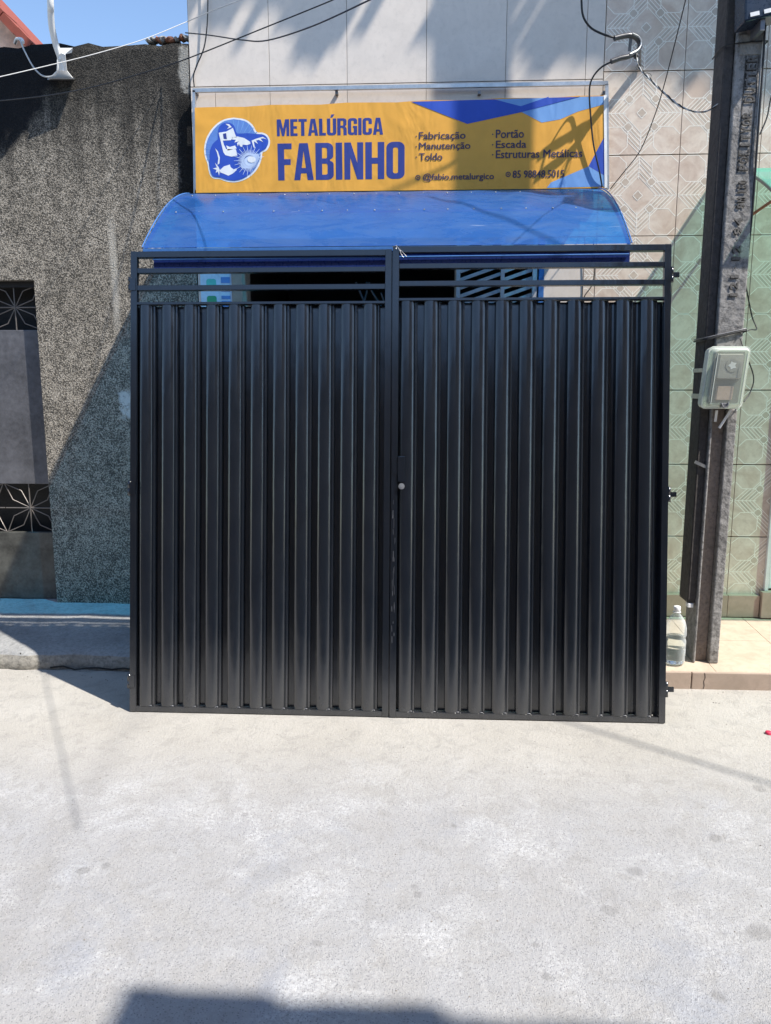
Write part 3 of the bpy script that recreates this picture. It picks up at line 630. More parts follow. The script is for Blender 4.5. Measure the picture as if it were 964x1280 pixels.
# ------------------------------------------------------------------ blue awning
AX0, AX1 = -1.405, 0.985
aw = thing('blue_awning', 'curved blue sheet awning over the shop entrance, dusty and scratched', 'awning', (-0.2, 4.8, 2.7))
NA = 22; arc = bez((4.785, 2.712), (4.22, 2.70), (3.925, 2.275), NA)   # (y, z)
arc = [(p[0], p[1]) for p in [(v.x, v.y) for v in [Vector((a.x, a.y, 0)) for a in [Vector((q[0], q[1], 0)) for q in bez((4.785, 2.712, 0), (4.36, 2.635, 0), (3.925, 2.262, 0), NA)]]]]
NXA = 60; vs = []
for j, (y, z) in enumerate(arc):
    for i in range(NXA+1):
        x = AX0+(AX1-AX0)*i/NXA; e = 0.004*sin(i*0.9+j*0.25)*sin(j*pi/NA)
        vs.append((x, y-e*0.5, z+e))
mb = MB(); mb.add(vs, [(j*(NXA+1)+i, j*(NXA+1)+i+1, (j+1)*(NXA+1)+i+1, (j+1)*(NXA+1)+i) for j in range(NA) for i in range(NXA)], 0, True)
mb.obj('awning_sheet', M['blue_sheet'], aw)
for x in (AX0+0.004, AX1-0.004):
    mb = MB(); mb.tube([(x, y+0.008, z-0.016) for y, z in arc], 0.009, 6); mb.obj('awning_rib', M['blue_dark'], aw)
for j in (6, 14):
    y, z = arc[j]; mb = MB(); mb.tube([(AX0, y+0.006, z-0.006), (AX1, y+0.006, z-0.006)], 0.003, 6); mb.obj('purlin', M['blue_sheet'], aw)
    mb = MB(); 
    for i in range(18):
        x = AX0+0.07+i*0.132+random.uniform(-.008, .008); mb.lathe([(0, 0.004), (0.003, 0.0035), (0.0048, 0.0)], (x, y, z+0.001), 8)
    o = mb.obj('screw_heads', M['galv'], aw); o['kind'] = 'stuff'
mb = MB(); mb.box(AX0, AX1, 3.918, 3.938, 2.236, 2.258, bev=0.002); mb.obj('front_tube', M['blue_frame'], aw)
mb = MB(); mb.box(AX0+0.05, AX1-0.003, 3.926, 3.930, 2.165, 2.235); mb.obj('valance', M['blue_dark'], aw)
mb = MB(); mb.tube([(AX0+0.05, 3.918, 2.205), (-0.2, 3.918, 2.208), (AX1-0.01, 3.918, 2.212)], 0.004, 6); mb.obj('valance_trim', M['blue_frame'], aw)
for x in (AX0-0.003, AX1+0.003): mb = MB(); mb.tube([(x, y-0.004, z+0.003) for y, z in arc], 0.0035, 6); mb.obj('edge_trim', M['blue_frame'], aw)

# ------------------------------------------------------------------ teal canopy
tc = thing('teal_canopy', 'translucent teal canopy sheet sticking out behind the concrete pole', 'canopy', (2.6, 4.8, 2.7))
ta = bez((4.79, 2.795, 0), (4.40, 2.77, 0), (3.97, 2.49, 0), 12); mb = MB(); tv = []
TX0, TX1 = 1.675, 4.4
for q in ta:
    for i in range(11): tv.append((TX0+(TX1-TX0)*i/10, q[0], q[1]))
mb.add(tv, [(j*11+i, j*11+i+1, (j+1)*11+i+1, (j+1)*11+i) for j in range(12) for i in range(10)], 0, True); mb.obj('canopy_sheet', M['teal_sheet'], tc)
mb = MB(); mb.tube([(TX0+0.006, q[0]+0.006, q[1]-0.012) for q in ta], 0.008, 6); mb.obj('canopy_rib', M['steel'], tc)
mb = MB(); mb.tube([(TX0, 3.975, 2.48), (TX1, 3.975, 2.48)], 0.009, 6); mb.obj('canopy_front_tube', M['steel'], tc)
mb = MB(); mb.tube([(TX0+0.006, 3.98, 2.48), (TX0+0.006, YW, 2.42)], 0.008, 6); mb.obj('canopy_stay', M['brick'], tc)

# ------------------------------------------------------------------ banner sign
YS = 4.735
sg = thing('shop_banner', 'yellow and blue metalwork shop banner stretched on a steel frame above the awning', 'banner', (-0.18, YS, 2.72))
def sp(px, py): p = at(px, py, YS); return (p.x, p.z)
def layer(polys, k, mat, name, parent=sg):
    mb = MB()
    for P in polys: facing(fill2d([P] if not isinstance(P[0][0], (tuple, list)) else P), YS-0.0007*k, 0, mb)
    return mb.obj(name, mat, parent)
Lt, Lb, Rt, Rb = sp(243.5, 134.5), sp(245, 241), sp(756, 119.5), sp(757, 235)
topn = 16; outline = [Lb, Rb]+[(Rt[0]+(Lt[0]-Rt[0])*i/topn, Rt[1]+(Lt[1]-Rt[1])*i/topn+(0.004*sin(i*2.1) if 0 < i < topn else 0)) for i in range(topn+1)]
mb = MB(); n = len(outline)
mb.add([(x, YS, z) for x, z in outline]+[(x, YS+0.004, z) for x, z in outline], [list(range(n)), list(range(n, 2*n))[::-1]]+[(i, i+n, (i+1) % n+n, (i+1) % n) for i in range(n)])
bn = mb.obj('banner_sheet', M['v_yellow'], sg)
def z2(px, py): return sp(500+px/3.443, 80+py/3.443)
D = lambda pts: [z2(*p) for p in pts]
def topz(px): # on the banner's upper edge
    x = sp(px, 120)[0]; t = (x-Lt[0])/(Rt[0]-Lt[0]); return (x, Lt[1]+(Rt[1]-Lt[1])*t-0.003)
dark = [topz(514)]+D([(290, 258), (525, 207), (775, 140)])+[topz(725), topz(686)]+D([(640, 141), (520, 182)])+[topz(618)]
light = [topz(619)]+D([(520, 183), (640, 143)])+[topz(686.5), topz(755.4)]+D([(884, 172), (765, 205), (690, 238), (610, 252), (527, 208)])
light = [topz(619)]+D([(520, 183), (524, 207), (610, 252), (690, 238), (765, 205), (884, 172)])+[topz(755.4)]
layer([light], 1, M['v_light'], 'light_blue_shape', bn); layer([dark], 2, M['v_blue'], 'dark_blue_shape', bn)
layer([D([(884, 305), (812, 440), (884, 482)])], 1, M['v_blue'], 'dark_blue_shape', bn)
layer([D([(812, 441), (884, 483), (884, 527), (632, 533), (650, 510)])], 1, M['v_light'], 'light_blue_shape', bn)
mb = MB(); a0, a1 = Rt[0]-0.0, Rb[0]
mb.add([(Rt[0]-0.006, YS-0.003, Rt[1]), (Rt[0]+0.010, YS-0.003, Rt[1]+0.004), (Rb[0]+0.010, YS-0.003, Rb[1]), (Rb[0]-0.006, YS-0.003, Rb[1])], [(0, 1, 2, 3)]); mb.obj('white_hem', M['v_white'], bn)
# frame
def fr(p, q, r=0.011, name='frame_tube', m='galv'): mb = MB(); mb.bar((p[0], YS+0.02, p[1]), (q[0], YS+0.02, q[1]), r*2, 0.02); mb.obj(name, M[m], sg)
fr(sp(240, 112), sp(761, 102.5), 0.010); fr(sp(759.3, 104), sp(760, 236), 0.009); fr(sp(241.5, 112), sp(243, 241), 0.008); fr(sp(243, 239), sp(760, 233), 0.009)
for px in (243, 420, 600, 757): p = sp(px, 112); mb = MB(); mb.box(p[0]-.008, p[0]+.008, YS+0.03, YW-0.001, p[1]-.012, p[1]+.004); mb.obj('frame_bracket', M['steel'], sg)
# heavy condensed lettering
def arc_pts(cx_, cz_, rx, rz, a0, a1, n=5): return [(cx_+rx*cos(radians(a0+(a1-a0)*i/n)), cz_+rz*sin(radians(a0+(a1-a0)*i/n))) for i in range(n+1)]
def rrect(x0, z0, x1, z1, r, rz=None):
    rz = rz or r
    return arc_pts(x1-r, z1-rz, r, rz, 0, 90)+arc_pts(x0+r, z1-rz, r, rz, 90, 180)+arc_pts(x0+r, z0+rz, r, rz, 180, 270)+arc_pts(x1-r, z0+rz, r, rz, 270, 360)
Wd, S = 0.46, 0.165
def G(ch):
    if ch == 'I': return [[(0, 0), (S, 0), (S, 1), (0, 1)]], S
    if ch == 'M': w_ = 0.62; return [[(0, 0), (.14, 0), (.14, .62), (.25, 0), (.37, 0), (.48, .62), (.48, 0), (w_, 0), (w_, 1), (.42, 1), (.31, .42), (.20, 1), (0, 1)]], w_
    if ch == 'E': w_ = .36; return [[(0, 0), (w_, 0), (w_, .155), (S, .155), (S, .43), (w_-.03, .43), (w_-.03, .58), (S, .58), (S, .845), (w_, .845), (w_, 1), (0, 1)]], w_
    if ch == 'F': w_ = .36; return [[(0, 0), (S, 0), (S, .42), (w_-.03, .42), (w_-.03, .575), (S, .575), (S, .845), (w_, .845), (w_, 1), (0, 1)]], w_
    if ch == 'T': w_ = .42; return [[(.1275, 0), (.2925, 0), (.2925, .845), (w_, .845), (w_, 1), (0, 1), (0, .845), (.1275, .845)]], w_
    if ch == 'L': w_ = .34; return [[(0, 0), (w_, 0), (w_, .155), (S, .155), (S, 1), (0, 1)]], w_
    if ch == 'A': w_ = .50; return [[(0, 0), (.155, 0), (.178, .185), (.322, .185), (.345, 0), (w_, 0), (.36, 1), (.14, 1)], [(.195, .33), (.25, .80), (.305, .33)]], w_
    if ch == 'N': w_ = .48; return [[(0, 0), (.15, 0), (.15, .60), (.325, 0), (w_, 0), (w_, 1), (.33, 1), (.33, .44), (.165, 1), (0, 1)]], w_
    if ch == 'H': w_ = .48; return [[(0, 0), (S, 0), (S, .42), (w_-S, .42), (w_-S, 0), (w_, 0), (w_, 1), (w_-S, 1), (w_-S, .58), (S, .58), (S, 1), (0, 1)]], w_
    if ch == 'O': return [rrect(0, 0, Wd, 1, .17, .15), rrect(S, .15, Wd-S, .85, .05, .05)], Wd
    if ch == 'U': return [[(0, 1)]+arc_pts(.17, .15, .17, .15, 180, 270)+arc_pts(Wd-.17, .15, .17, .15, 270, 360)+[(Wd, 1), (Wd-S, 1)]+arc_pts(Wd-S-.05, .20, .05, .05, 0, -90, 3)+arc_pts(S+.05, .20, .05, .05, 270, 180, 3)+[(S, 1)]], Wd
    if ch == 'C': return [arc_pts(Wd-.17, .85, .17, .15, 0, 90)+arc_pts(.17, .85, .17, .15, 90, 180)+arc_pts(.17, .15, .17, .15, 180, 270)+arc_pts(Wd-.17, .15, .17, .15, 270, 360)+[(Wd, .38), (Wd-S, .38)]+arc_pts(Wd-S-.05, .20, .05, .05, 0, -90, 3)+arc_pts(S+.05, .20, .05, .05, 270, 180, 3)+arc_pts(S+.05, .80, .05, .05, 180, 90, 3)+arc_pts(Wd-S-.05, .80, .05, .05, 90, 0, 3)+[(Wd-S, .64), (Wd, .64)]], Wd
    if ch == 'G': return [arc_pts(Wd-.17, .85, .17, .15, 0, 90)+arc_pts(.17, .85, .17, .15, 90, 180)+arc_pts(.17, .15, .17, .15, 180, 262)+[(.27, 0), (.31, .07), (.33, 0), (Wd, 0), (Wd, .54), (.25, .54), (.25, .41), (Wd-S, .41)]+arc_pts(Wd-S-.05, .20, .05, .05, 0, -90, 3)+arc_pts(S+.05, .20, .05, .05, 270, 180, 3)+arc_pts(S+.05, .80, .05, .05, 180, 90, 3)+arc_pts(Wd-S-.05, .80, .05, .05, 90, 0, 3)+[(Wd-S, .66), (Wd, .66)]], Wd
    if ch == 'R': return [[(0, 0), (S, 0), (S, .44), (.23, .44), (.30, .38), (.31, 0), (.475, 0), (.465, .40), (.40, .50)]+arc_pts(Wd-.14, .64, .14, .10, -50, 0, 3)+arc_pts(Wd-.16, .86, .16, .14, 0, 90)+[(0, 1)], [(S, .57), (S, .86)]+arc_pts(.26, .81, .04, .05, 90, 0, 3)+arc_pts(.26, .62, .04, .05, 0, -90, 3)], .475
    if ch == 'B': return [[(0, 0)]+arc_pts(Wd-.16, .14, .16, .14, -90, 0)+arc_pts(Wd-.10, .42, .10, .09, 0, 80, 3)+arc_pts(Wd-.12, .64, .11, .09, -80, 0, 3)+arc_pts(Wd-.17, .86, .16, .14, 0, 90)+[(0, 1)], [(S, .58), (S, .87)]+arc_pts(.25, .82, .045, .05, 90, 0, 3)+arc_pts(.25, .63, .045, .05, 0, -90, 3), [(S, .14), (S, .44)]+arc_pts(.26, .39, .045, .05, 90, 0, 3)+arc_pts(.26, .19, .045, .05, 0, -90, 3)], Wd
def word(txt, p_bl, p_tr, mat, k):
    x0, z0 = sp(*p_bl); x1, z1 = sp(*p_tr); gap = 0.055; cur = 0; items = []
    for ch in txt:
        c = 'U' if ch == 'Ú' else ch; lp, w_ = G(c); items.append((ch, cur, lp)); cur += w_+gap
    tot = cur-gap; sx = (x1-x0)/tot; sz = z1-z0; drift = 0.006
    for ch, c0, lp in items:
        mb = MB(); f = lambda q: (x0+(q[0]+c0)*sx, z0+q[1]*sz)
        facing(fill2d([[f(q) for q in l] for l in lp]), YS-0.0007*k, 0, mb)
        if ch == 'Ú': facing(fill2d([[f(q) for q in ((.17, 1.05), (.27, 1.05), (.38, 1.24), (.22, 1.24))]]), YS-0.0007*k, 0, mb)
        mb.obj('letter', mat, bn)
word('METALÚRGICA', (346.5, 170.3), (479, 147), M['v_navy'], 1)
word('FABINHO', (348, 225.5), (506, 177), M['v_navy'], 1)
def small(txt, p_bl, p_tr, k=1, bold=0.0, mat='v_dark'):
    vs, fs = text2d(txt, 0.0); x0, z0 = sp(*p_bl); x1, z1 = sp(*p_tr); mb = MB()
    for i, (ox, oz) in enumerate(((-0.0010, 0.0), (0.0010, 0.0), (0.0, 0.0008))):
        mb.add([(x0+x*(x1-x0)+ox, YS-0.0007*k-0.0012-0.0003*i, z0+y*(z1-z0)+oz) for x, y in vs], fs)
    mb.obj('text_line', M[mat], bn)
def dot(px, py, r):
    x, z = sp(px, py); mb = MB(); facing(fill2d([[(x+r*cos(a*pi/4), z+r*sin(a*pi/4)) for a in range(8)]]), YS-0.002, 0, mb); mb.obj('bullet', M['v_dark'], bn)
small('Fabricação', (524, 176.5), (582, 164.5)); small('Manutenção', (524, 189), (588, 177.5)); small('Toldo', (524, 201), (553, 191.5))
small('Portão', (620, 172.8), (655, 161.8)); small('Escada', (620, 185.3), (658, 175.5)); small('Estruturas Metálicas', (620, 198), (728, 186.5))
for px, py in ((520.5, 170.5), (520.5, 183.5), (520.5, 196.5), (616, 168), (616, 181), (616, 193.5)): dot(px, py, 0.004)
small('@fabio.metalurgico', (529, 227.5), (617.5, 216)); small('85 98848.5015', (641, 222.5), (705.5, 212.5))
for px, py in ((522.5, 222), (635.3, 218)):
    x, z = sp(px, py); mb = MB(); ring = lambda r, rev=False: [(x+r*cos(a*pi/8), z+r*sin(a*pi/8)) for a in range(16)]
    facing(fill2d([ring(0.0145), ring(0.0098)]), YS-0.002, 0, mb); facing(fill2d([ring(0.0045)]), YS-0.002, 0, mb); mb.obj('round_icon', M['v_dark'], bn)
# welder emblem
def z8(x, y): return sp(255+x/10.71, 140+y/10.71)
def Z8(pts, n=0):
    if n:
        q = smooth_path([(a, b_, 0) for a, b_ in pts+[pts[0]]], n)[:-1]; pts = [(v.x, v.y) for v in q]
    return [z8(*p) for p in pts]
out_ = [(400, 75), (550, 100), (650, 170), (710, 270), (780, 275), (850, 310), (886, 385), (875, 460), (835, 520), (785, 545), (775, 620), (735, 730), (660, 830), (550, 905), (420, 942), (300, 930), (220, 900), (130, 890), (85, 850), (60, 770), (50, 700), (15, 600), (4, 500), (20, 390), (70, 280), (160, 170), (270, 100)]
inn_ = [(400, 96), (540, 120), (632, 186), (695, 290), (775, 297), (836, 328), (864, 388), (853, 450), (818, 502), (764, 530), (752, 615), (714, 718), (645, 812), (542, 884), (418, 920), (305, 908), (225, 880), (140, 870), (104, 838), (82, 765), (70, 690), (36, 594), (26, 500), (42, 396), (90, 292), (175, 188), (280, 120)]
em = bpy.data.objects.new('welder_emblem', None); COL.objects.link(em); em.parent = sg; em.location = Vector((-1.17, YS, 2.96))-wloc(sg)
layer([Z8(out_, 3)], 1, M['v_white'], 'emblem_border', em); layer([Z8(inn_, 3)], 2, M['v_sky'], 'emblem_disc', em)
rays_ = []
for a in range(-30, 215, 11):
    c, s_ = cos(radians(a)), sin(radians(a)); r0, r1 = 190, 395; q0 = (400+r0*c, 500-r0*s_); q1 = (400+(r1-8)*c, 500-(r1-8)*s_*1.02)
    if a < 20: continue
    rays_.append(Z8([(q0[0]-2, q0[1]), (q0[0]+2, q0[1]), (q1[0]+5, q1[1]+3), (q1[0]-5, q1[1]-3)]))
layer(rays_, 3, M['v_light'], 'sun_ray', em)
body = [(190, 365), (120, 430), (84, 520), (80, 610), (72, 690), (84, 765), (106, 835), (142, 866), (225, 876), (305, 904), (418, 916), (530, 886), (620, 820), (640, 780), (590, 700), (560, 640), (600, 600), (700, 560), (762, 528), (816, 500), (850, 450), (861, 388), (834, 330), (775, 300), (690, 295), (570, 285), (450, 290), (420, 230), (400, 180), (340, 145), (270, 150), (210, 195), (190, 270)]
layer([Z8(body, 2)], 4, M['v_blue'], 'welder_figure', em)
wh = [[(200, 280), (300, 265), (390, 215), (420, 300), (440, 345), (400, 340), (360, 380), (255, 385), (270, 440), (300, 500), (430, 500), (450, 585), (370, 600), (290, 580), (262, 540)],
      [(380, 345), (450, 330), (540, 350), (620, 400), (625, 430), (580, 445), (520, 440), (515, 470), (490, 465), (470, 430), (455, 460), (445, 420), (470, 395), (410, 410), (430, 375), (380, 370)],
      [(640, 385), (700, 360), (790, 335), (845, 370), (800, 355), (760, 360), (795, 405), (735, 375), (700, 385), (725, 430), (670, 395), (685, 490), (665, 470)],
      [(215, 780), (270, 730), (350, 705), (360, 740), (400, 770), (445, 755), (440, 780), (390, 825), (330, 855), (260, 825), (220, 810)],
      [(150, 485), (190, 530), (215, 610), (210, 690), (185, 710), (195, 620), (175, 540)],
      [(150, 680), (200, 740), (215, 780), (205, 855), (190, 800), (160, 815), (170, 775), (120, 760), (175, 745)],
      [(290, 160), (340, 165), (375, 205), (310, 230), (340, 200)], [(300, 450), (350, 470), (420, 450), (440, 490), (320, 520)]]
layer([Z8(p) for p in wh], 5, M['v_white'], 'mask_and_gloves', em)
layer([Z8([(258, 295), (300, 285), (310, 365), (268, 360)])], 6, M['v_navy'], 'mask_window', em)
glow = [(620+115*cos(a*pi/8)*1.1, 660+80*sin(a*pi/8)-0.5*115*cos(a*pi/8)) for a in range(16)]
layer([Z8(glow, 2)], 5, M['v_glow'], 'arc_glow', em)
rr_ = []
for i in range(44):
    a = 2*pi*i/44; c, s_ = cos(a), sin(a); r0, r1 = 70, (150 if i % 2 else 205)
    if c > 0.35 and s_ > -0.1: r1 = 120
    q0, q1 = (610+r0*c, 655+r0*s_), (610+r1*c, 655+r1*s_)
    rr_.append(Z8([(q0[0]-s_*7, q0[1]+c*7), (q0[0]+s_*7, q0[1]-c*7), (q1[0]+s_*2, q1[1]-c*2), (q1[0]-s_*2, q1[1]+c*2)]))
layer(rr_, 6, M['v_glow'], 'spark_ray', em)
layer([Z8([(640+55*cos(a*pi/6), 640+42*sin(a*pi/6)) for a in range(12)], 2)], 7, M['v_white'], 'arc_core', em)

# sticker on the wall left of the entrance
st = thing('wall_sticker', 'pale blue notice with green rounded icons on the wall under the awning', 'notice', (-1.28, 4.78, 2.0))
YP = YW-0.004
mb = MB(); mb.box(-1.372, -1.18, YP, YP+0.0035, 1.75, 2.27); mb.obj('notice_sheet', M['paleblue'], st)
for (z0, z1, m_) in ((2.165, 2.225, 'teal_icon'), (2.065, 2.125, 'green_icon'), (1.95, 2.02, 'green_icon')):
    mb = MB(); facing(fill2d([rrect(-1.335, z0, -1.275, z1, 0.014)]), YP-0.001, 0, mb); mb.obj('green_icon', M[m_], st)
for (z0, z1) in ((2.20, 2.235), (2.15, 2.175), (2.105, 2.125), (2.06, 2.095)):
    mb = MB(); mb.box(-1.245, -1.19, YP-0.0012, YP-0.0004, z0, z1); mb.obj('blue_mark', M['mid_blue'], st)

# ------------------------------------------------------------------ the gate
gt = thing('black_gate', 'large black corrugated steel double gate leaning against the awning', 'gate', (-0.143, 3.514, 0.004))
LEAN = radians(8.6); gt.rotation_euler = (-LEAN, 0, 0); gt['local'] = True
GH = 2.262; HW = 1.298
def gp(name, x0, x1, z0, z1, y0=0.0, y1=0.03, bev=0.0018, mat='gate'):
    mb = MB(); mb.box(x0, x1, y0, y1, z0, z1, bev=bev); return mb.obj(name, M[mat], gt)
LL = (-HW, -0.0215); RL = (-0.0165, HW)
for (a, b_, dz, dy) in ((LL[0], LL[1], -0.006, 0.0), (RL[0], RL[1], 0.006, -0.003)):
    top = GH+dz
    gp('stile', a, a+0.031, 0, top, dy, dy+0.03); gp('stile', b_-0.031, b_, 0, top, dy, dy+0.03)
    i0, i1 = a+0.0312, b_-0.0312; y0 = dy+0.0015
    gp('top_rail', i0, i1, top-0.030, top-0.0005, y0-0.0008, y0+0.028); gp('bottom_rail', i0, i1, 0.0005, 0.027, y0, y0+0.028)
    gp('rail', i0, i1, top-0.106, top-0.082, y0+0.001, y0+0.026); gp('rail', i0, i1, top-0.190, top-0.165, y0+0.001, y0+0.026); gp('rail', i0, i1, top-0.260, top-0.247, y0-0.001, y0+0.026)
    # corrugated slats
    z0, z1 = 0.0275, top-0.2605; n = 11; per = (i1-i0)/n
    prof = []
    def A(cx_, cy, r, a0, a1, k=4): return [(cx_+r*cos(radians(a0+(a1-a0)*j/k)), cy+r*sin(radians(a0+(a1-a0)*j/k))) for j in range(k+1)]
    # x across one slat; y: 0 = outermost (towards the street)
    w1 = per*0.66
    prof = [(-0.004, 0.0435), (0.0050, 0.043), (0.0085, 0.0145)]
    for j in range(0, 17):
        t = j/16; u = 2*t-1; prof.append((0.0095+(w1-0.0095)*t, -0.004+0.0115*abs(u)**2.4+0.0060*t*t))
    prof += [(w1+0.0010, 0.0175), (w1+0.002, 0.0185), (w1+0.004, 0.0165), (w1+0.010, 0.0170), (w1+0.0125, 0.0190), (w1+0.0150, 0.0430), (per-0.002, 0.0435), (per+0.006, 0.0440)]
    mb = MB(); m_ = len(prof); NZ = 10; vs = []; random.seed(4)
    for k in range(NZ+1):
        z = z0+(z1-z0)*k/NZ; e = 0.0006*sin(k*1.3)
        for (x, y) in prof: vs.append((x, y+e, z))
    mb.add(vs, [(k*m_+j, k*m_+j+1, (k+1)*m_+j+1, (k+1)*m_+j) for k in range(NZ) for j in range(m_-1)], 0, False)
    me = mb.mesh('corrugated_slat', M['gate']); me.polygons.foreach_set('use_smooth', [True]*len(me.polygons)); me.set_sharp_from_angle(angle=radians(40))
    for i in range(n):
        o = link('corrugated_slat', me, gt, (i0+i*per, dy+0.0035+random.uniform(-.0008, .0008), 0)); o.rotation_euler = (0, 0, random.uniform(-0.012, 0.012))
    # weld beads along the foot
    mb = MB()
    for i in range(n):
        x = i0+(i+0.62)*per; mb.tube([(x-0.006, dy+0.008, 0.029), (x, dy+0.006, 0.0305), (x+0.007, dy+0.009, 0.029)], 0.0022, 5)
    mb.obj('weld_beads', M['steel'], gt)['kind'] = 'stuff'
gp('cover_strip', -0.030, -0.008, 0.002, GH-0.01, 0.0305, 0.034)
for x0_, x1_ in ((-HW+0.004, -HW+0.045), (HW-0.045, HW-0.004)): gp('edge_flange', x0_, x1_, 0.004, 1.99, 0.0455, 0.048)
def hinge(x, z, side, pin):
    mb = MB(); mb.lathe([(0, -0.036), (0.009, -0.036), (0.009, -0.002), (0.0075, -0.002), (0.0075, 0.002), (0.009, 0.002), (0.009, 0.036), (0, 0.036)], (x, 0.004, z), 12)
    mb.box(min(x, x-side*0.03), max(x, x-side*0.03), -0.0045, -0.0005, z-0.03, z+0.03)
    if pin: mb.box(min(x, x+side*0.035), max(x, x+side*0.035), -0.001, 0.012, z-0.012, z+0.012, bev=0.002)
    mb.obj('hinge', M['gate'], gt)
for z in (2.095, 1.10, 0.15): hinge(-HW-0.004, z, -1, False)
for z in (2.125, 1.088, 0.160): hinge(HW+0.004, z, 1, True)
mb = MB(); mb.box(0.0155, 0.050, -0.012, 0.02, 1.140, 1.262, bev=0.003); mb.box(-0.012, 0.0150, -0.006, -0.0035, 1.175, 1.235); lk = mb.obj('lock_case', M['gate'], gt)
mb = MB(); mb.tube([(0.034, -0.018, 1.118), (0.034, 0.012, 1.118)], 0.0145, 16); mb.tube([(0.034, -0.021, 1.118), (0.034, -0.0175, 1.118)], 0.006, 12)
o = mb.obj('lock_cylinder', M['galv'], None); o.parent = lk
# scratches of bare paint down the meeting stile
mb = MB(); random.seed(8)
for i in range(26):
    z = random.uniform(0.35, 1.05); x = -0.002+random.uniform(-0.006, 0.006); mb.bar((x, -0.0034, z), (x+random.uniform(-.002, .002), -0.0034, z+random.uniform(0.006, 0.05)), random.uniform(0.0006, 0.0018), 0.0006)
mb.obj('scratches', M['steel'], gt)['kind'] = 'stuff'
mb = MB(); random.seed(18)
for a in ((0.05, -.045), (0.02, -.02), (0.035, -.05), (0.0, -.01)):
    mb.tube([(-0.02, 0.0, GH+0.004), (0.0, -0.006, GH+0.009), (a[0], -0.008, GH+a[1])], 0.0011, 4)
mb.obj('tie_wire', M['galv'], gt)

# ------------------------------------------------------------------ pole
pl = thing('concrete_pole', 'tall grey concrete utility pole with embossed letters in front of the tiled wall', 'pole', (1.54, 4.1, 0.1))
YP0 = 4.07
def pxl(z): return 1.466+(1.478-1.466)*(z-0.15)/3.1 if z < 3.3 else 1.478
def pxr(z): return 1.600+(1.606-1.600)*(z-0.15)/3.1 if z < 3.3 else 1.606
ZS = 1.47
mb = MB(); random.seed(12)
def pole_box(zl, zh, fx0, fx1, y0, y1, mi, n=1):
    for i in range(n):
        a = zl+(zh-zl)*i/n; b_ = zl+(zh-zl)*(i+1)/n
        x0a = pxl(a)+(pxr(a)-pxl(a))*fx0; x1a = pxl(a)+(pxr(a)-pxl(a))*fx1; x0b = pxl(b_)+(pxr(b_)-pxl(b_))*fx0; x1b = pxl(b_)+(pxr(b_)-pxl(b_))*fx1
        mb.add([(x0a, y0, a), (x1a, y0, a), (x1a, y1, a), (x0a, y1, a), (x0b, y0, b_), (x1b, y0, b_), (x1b, y1, b_), (x0b, y1, b_)],
               [(0, 3, 2, 1), (4, 5, 6, 7), (0, 1, 5, 4), (1, 2, 6, 5), (2, 3, 7, 6), (3, 0, 4, 7)], mi)
pole_box(ZS, 8.0, 0, 1, YP0, YP0+0.17, 0)
pole_box(0.10, ZS-0.0005, 0.62, 1, YP0, YP0+0.17, 0)
pole_box(0.10, ZS-0.0005, 0.0, 0.10, YP0+0.004, YP0+0.17, 0)
pole_box(0.10, ZS-0.0005, 0.1005, 0.6195, YP0+0.035, YP0+0.168, 1)
me = mb.mesh('pole_shaft', [M['pole_face'], M['pole_low']])
o = link('pole_shaft', me, pl)
bv = o.modifiers.new('worn_edges', 'BEVEL'); bv.width = 0.006; bv.segments = 2; bv.limit_method = 'ANGLE'
mb = MB(); mb.box(1.424, 1.4685, YP0+0.03, YP0+0.165, 0.43, 3.9, bev=0.004); mb.box(1.428, 1.4655, YP0+0.024, YP0+0.0295, 0.45, 3.9); mb.obj('side_channel', M['pole_dark'], pl)
mb = MB(); mb.box(1.426, 1.455, YP0+0.02, YP0+0.06, 0.405, 0.428, bev=0.003); mb.obj('channel_end_cap', M['label'], pl)
# embossed letters, read from bottom to top
def emb(txt, zlo, zhi, xc, hgt):
    n = len(txt); st = (zhi-zlo)/n
    for i, ch in enumerate(txt):
        vs, fs = text2d(ch, 0.02); w_ = st*(0.80 if ch not in '·I1' else 0.35); o_ = zlo+i*st+(st-w_)/2; hh = hgt
        if ch == '·': vs = [(x*0.5+0.25, y*0.16+0.42) for x, y in vs]
        mb = MB(); mb.add([(xc+hh/2-y*hh, YP0-0.0030, o_+x*w_) for x, y in vs], fs)  # dark offset copy under each letter: its shadow painted in
        mb.add([(xc+hh/2-y*hh+0.0035, YP0-0.0060, o_+x*w_+0.0035) for x, y in vs], fs, 1)
        mb.obj('embossed_letter', [M['emboss_shade'], M['pole_mid']], pl)
def zz(y): return at(925, y, YP0).z
emb('121·12·94', zz(375), zz(272), 1.535, 0.040)
emb('9M', zz(262), zz(247), 1.540, 0.040)
emb('150', zz(243), zz(226), 1.542, 0.042)
emb('POLITYOR', zz(215), zz(140), 1.540, 0.048); emb('DUTTER', zz(130), zz(70), 1.545, 0.050)
mb = MB(); mb.add([(1.512, YP0-0.002, zz(216)), (1.516, YP0-0.002, zz(216)), (1.520, YP0-0.002, zz(70)), (1.516, YP0-0.002, zz(70))], [(0, 1, 2, 3)])
mb.add([(1.572, YP0-0.002, zz(216)), (1.575, YP0-0.002, zz(216)), (1.579, YP0-0.002, zz(70)), (1.576, YP0-0.002, zz(70))], [(0, 1, 2, 3)]); mb.obj('embossed_border', M['emboss_shade'], pl)
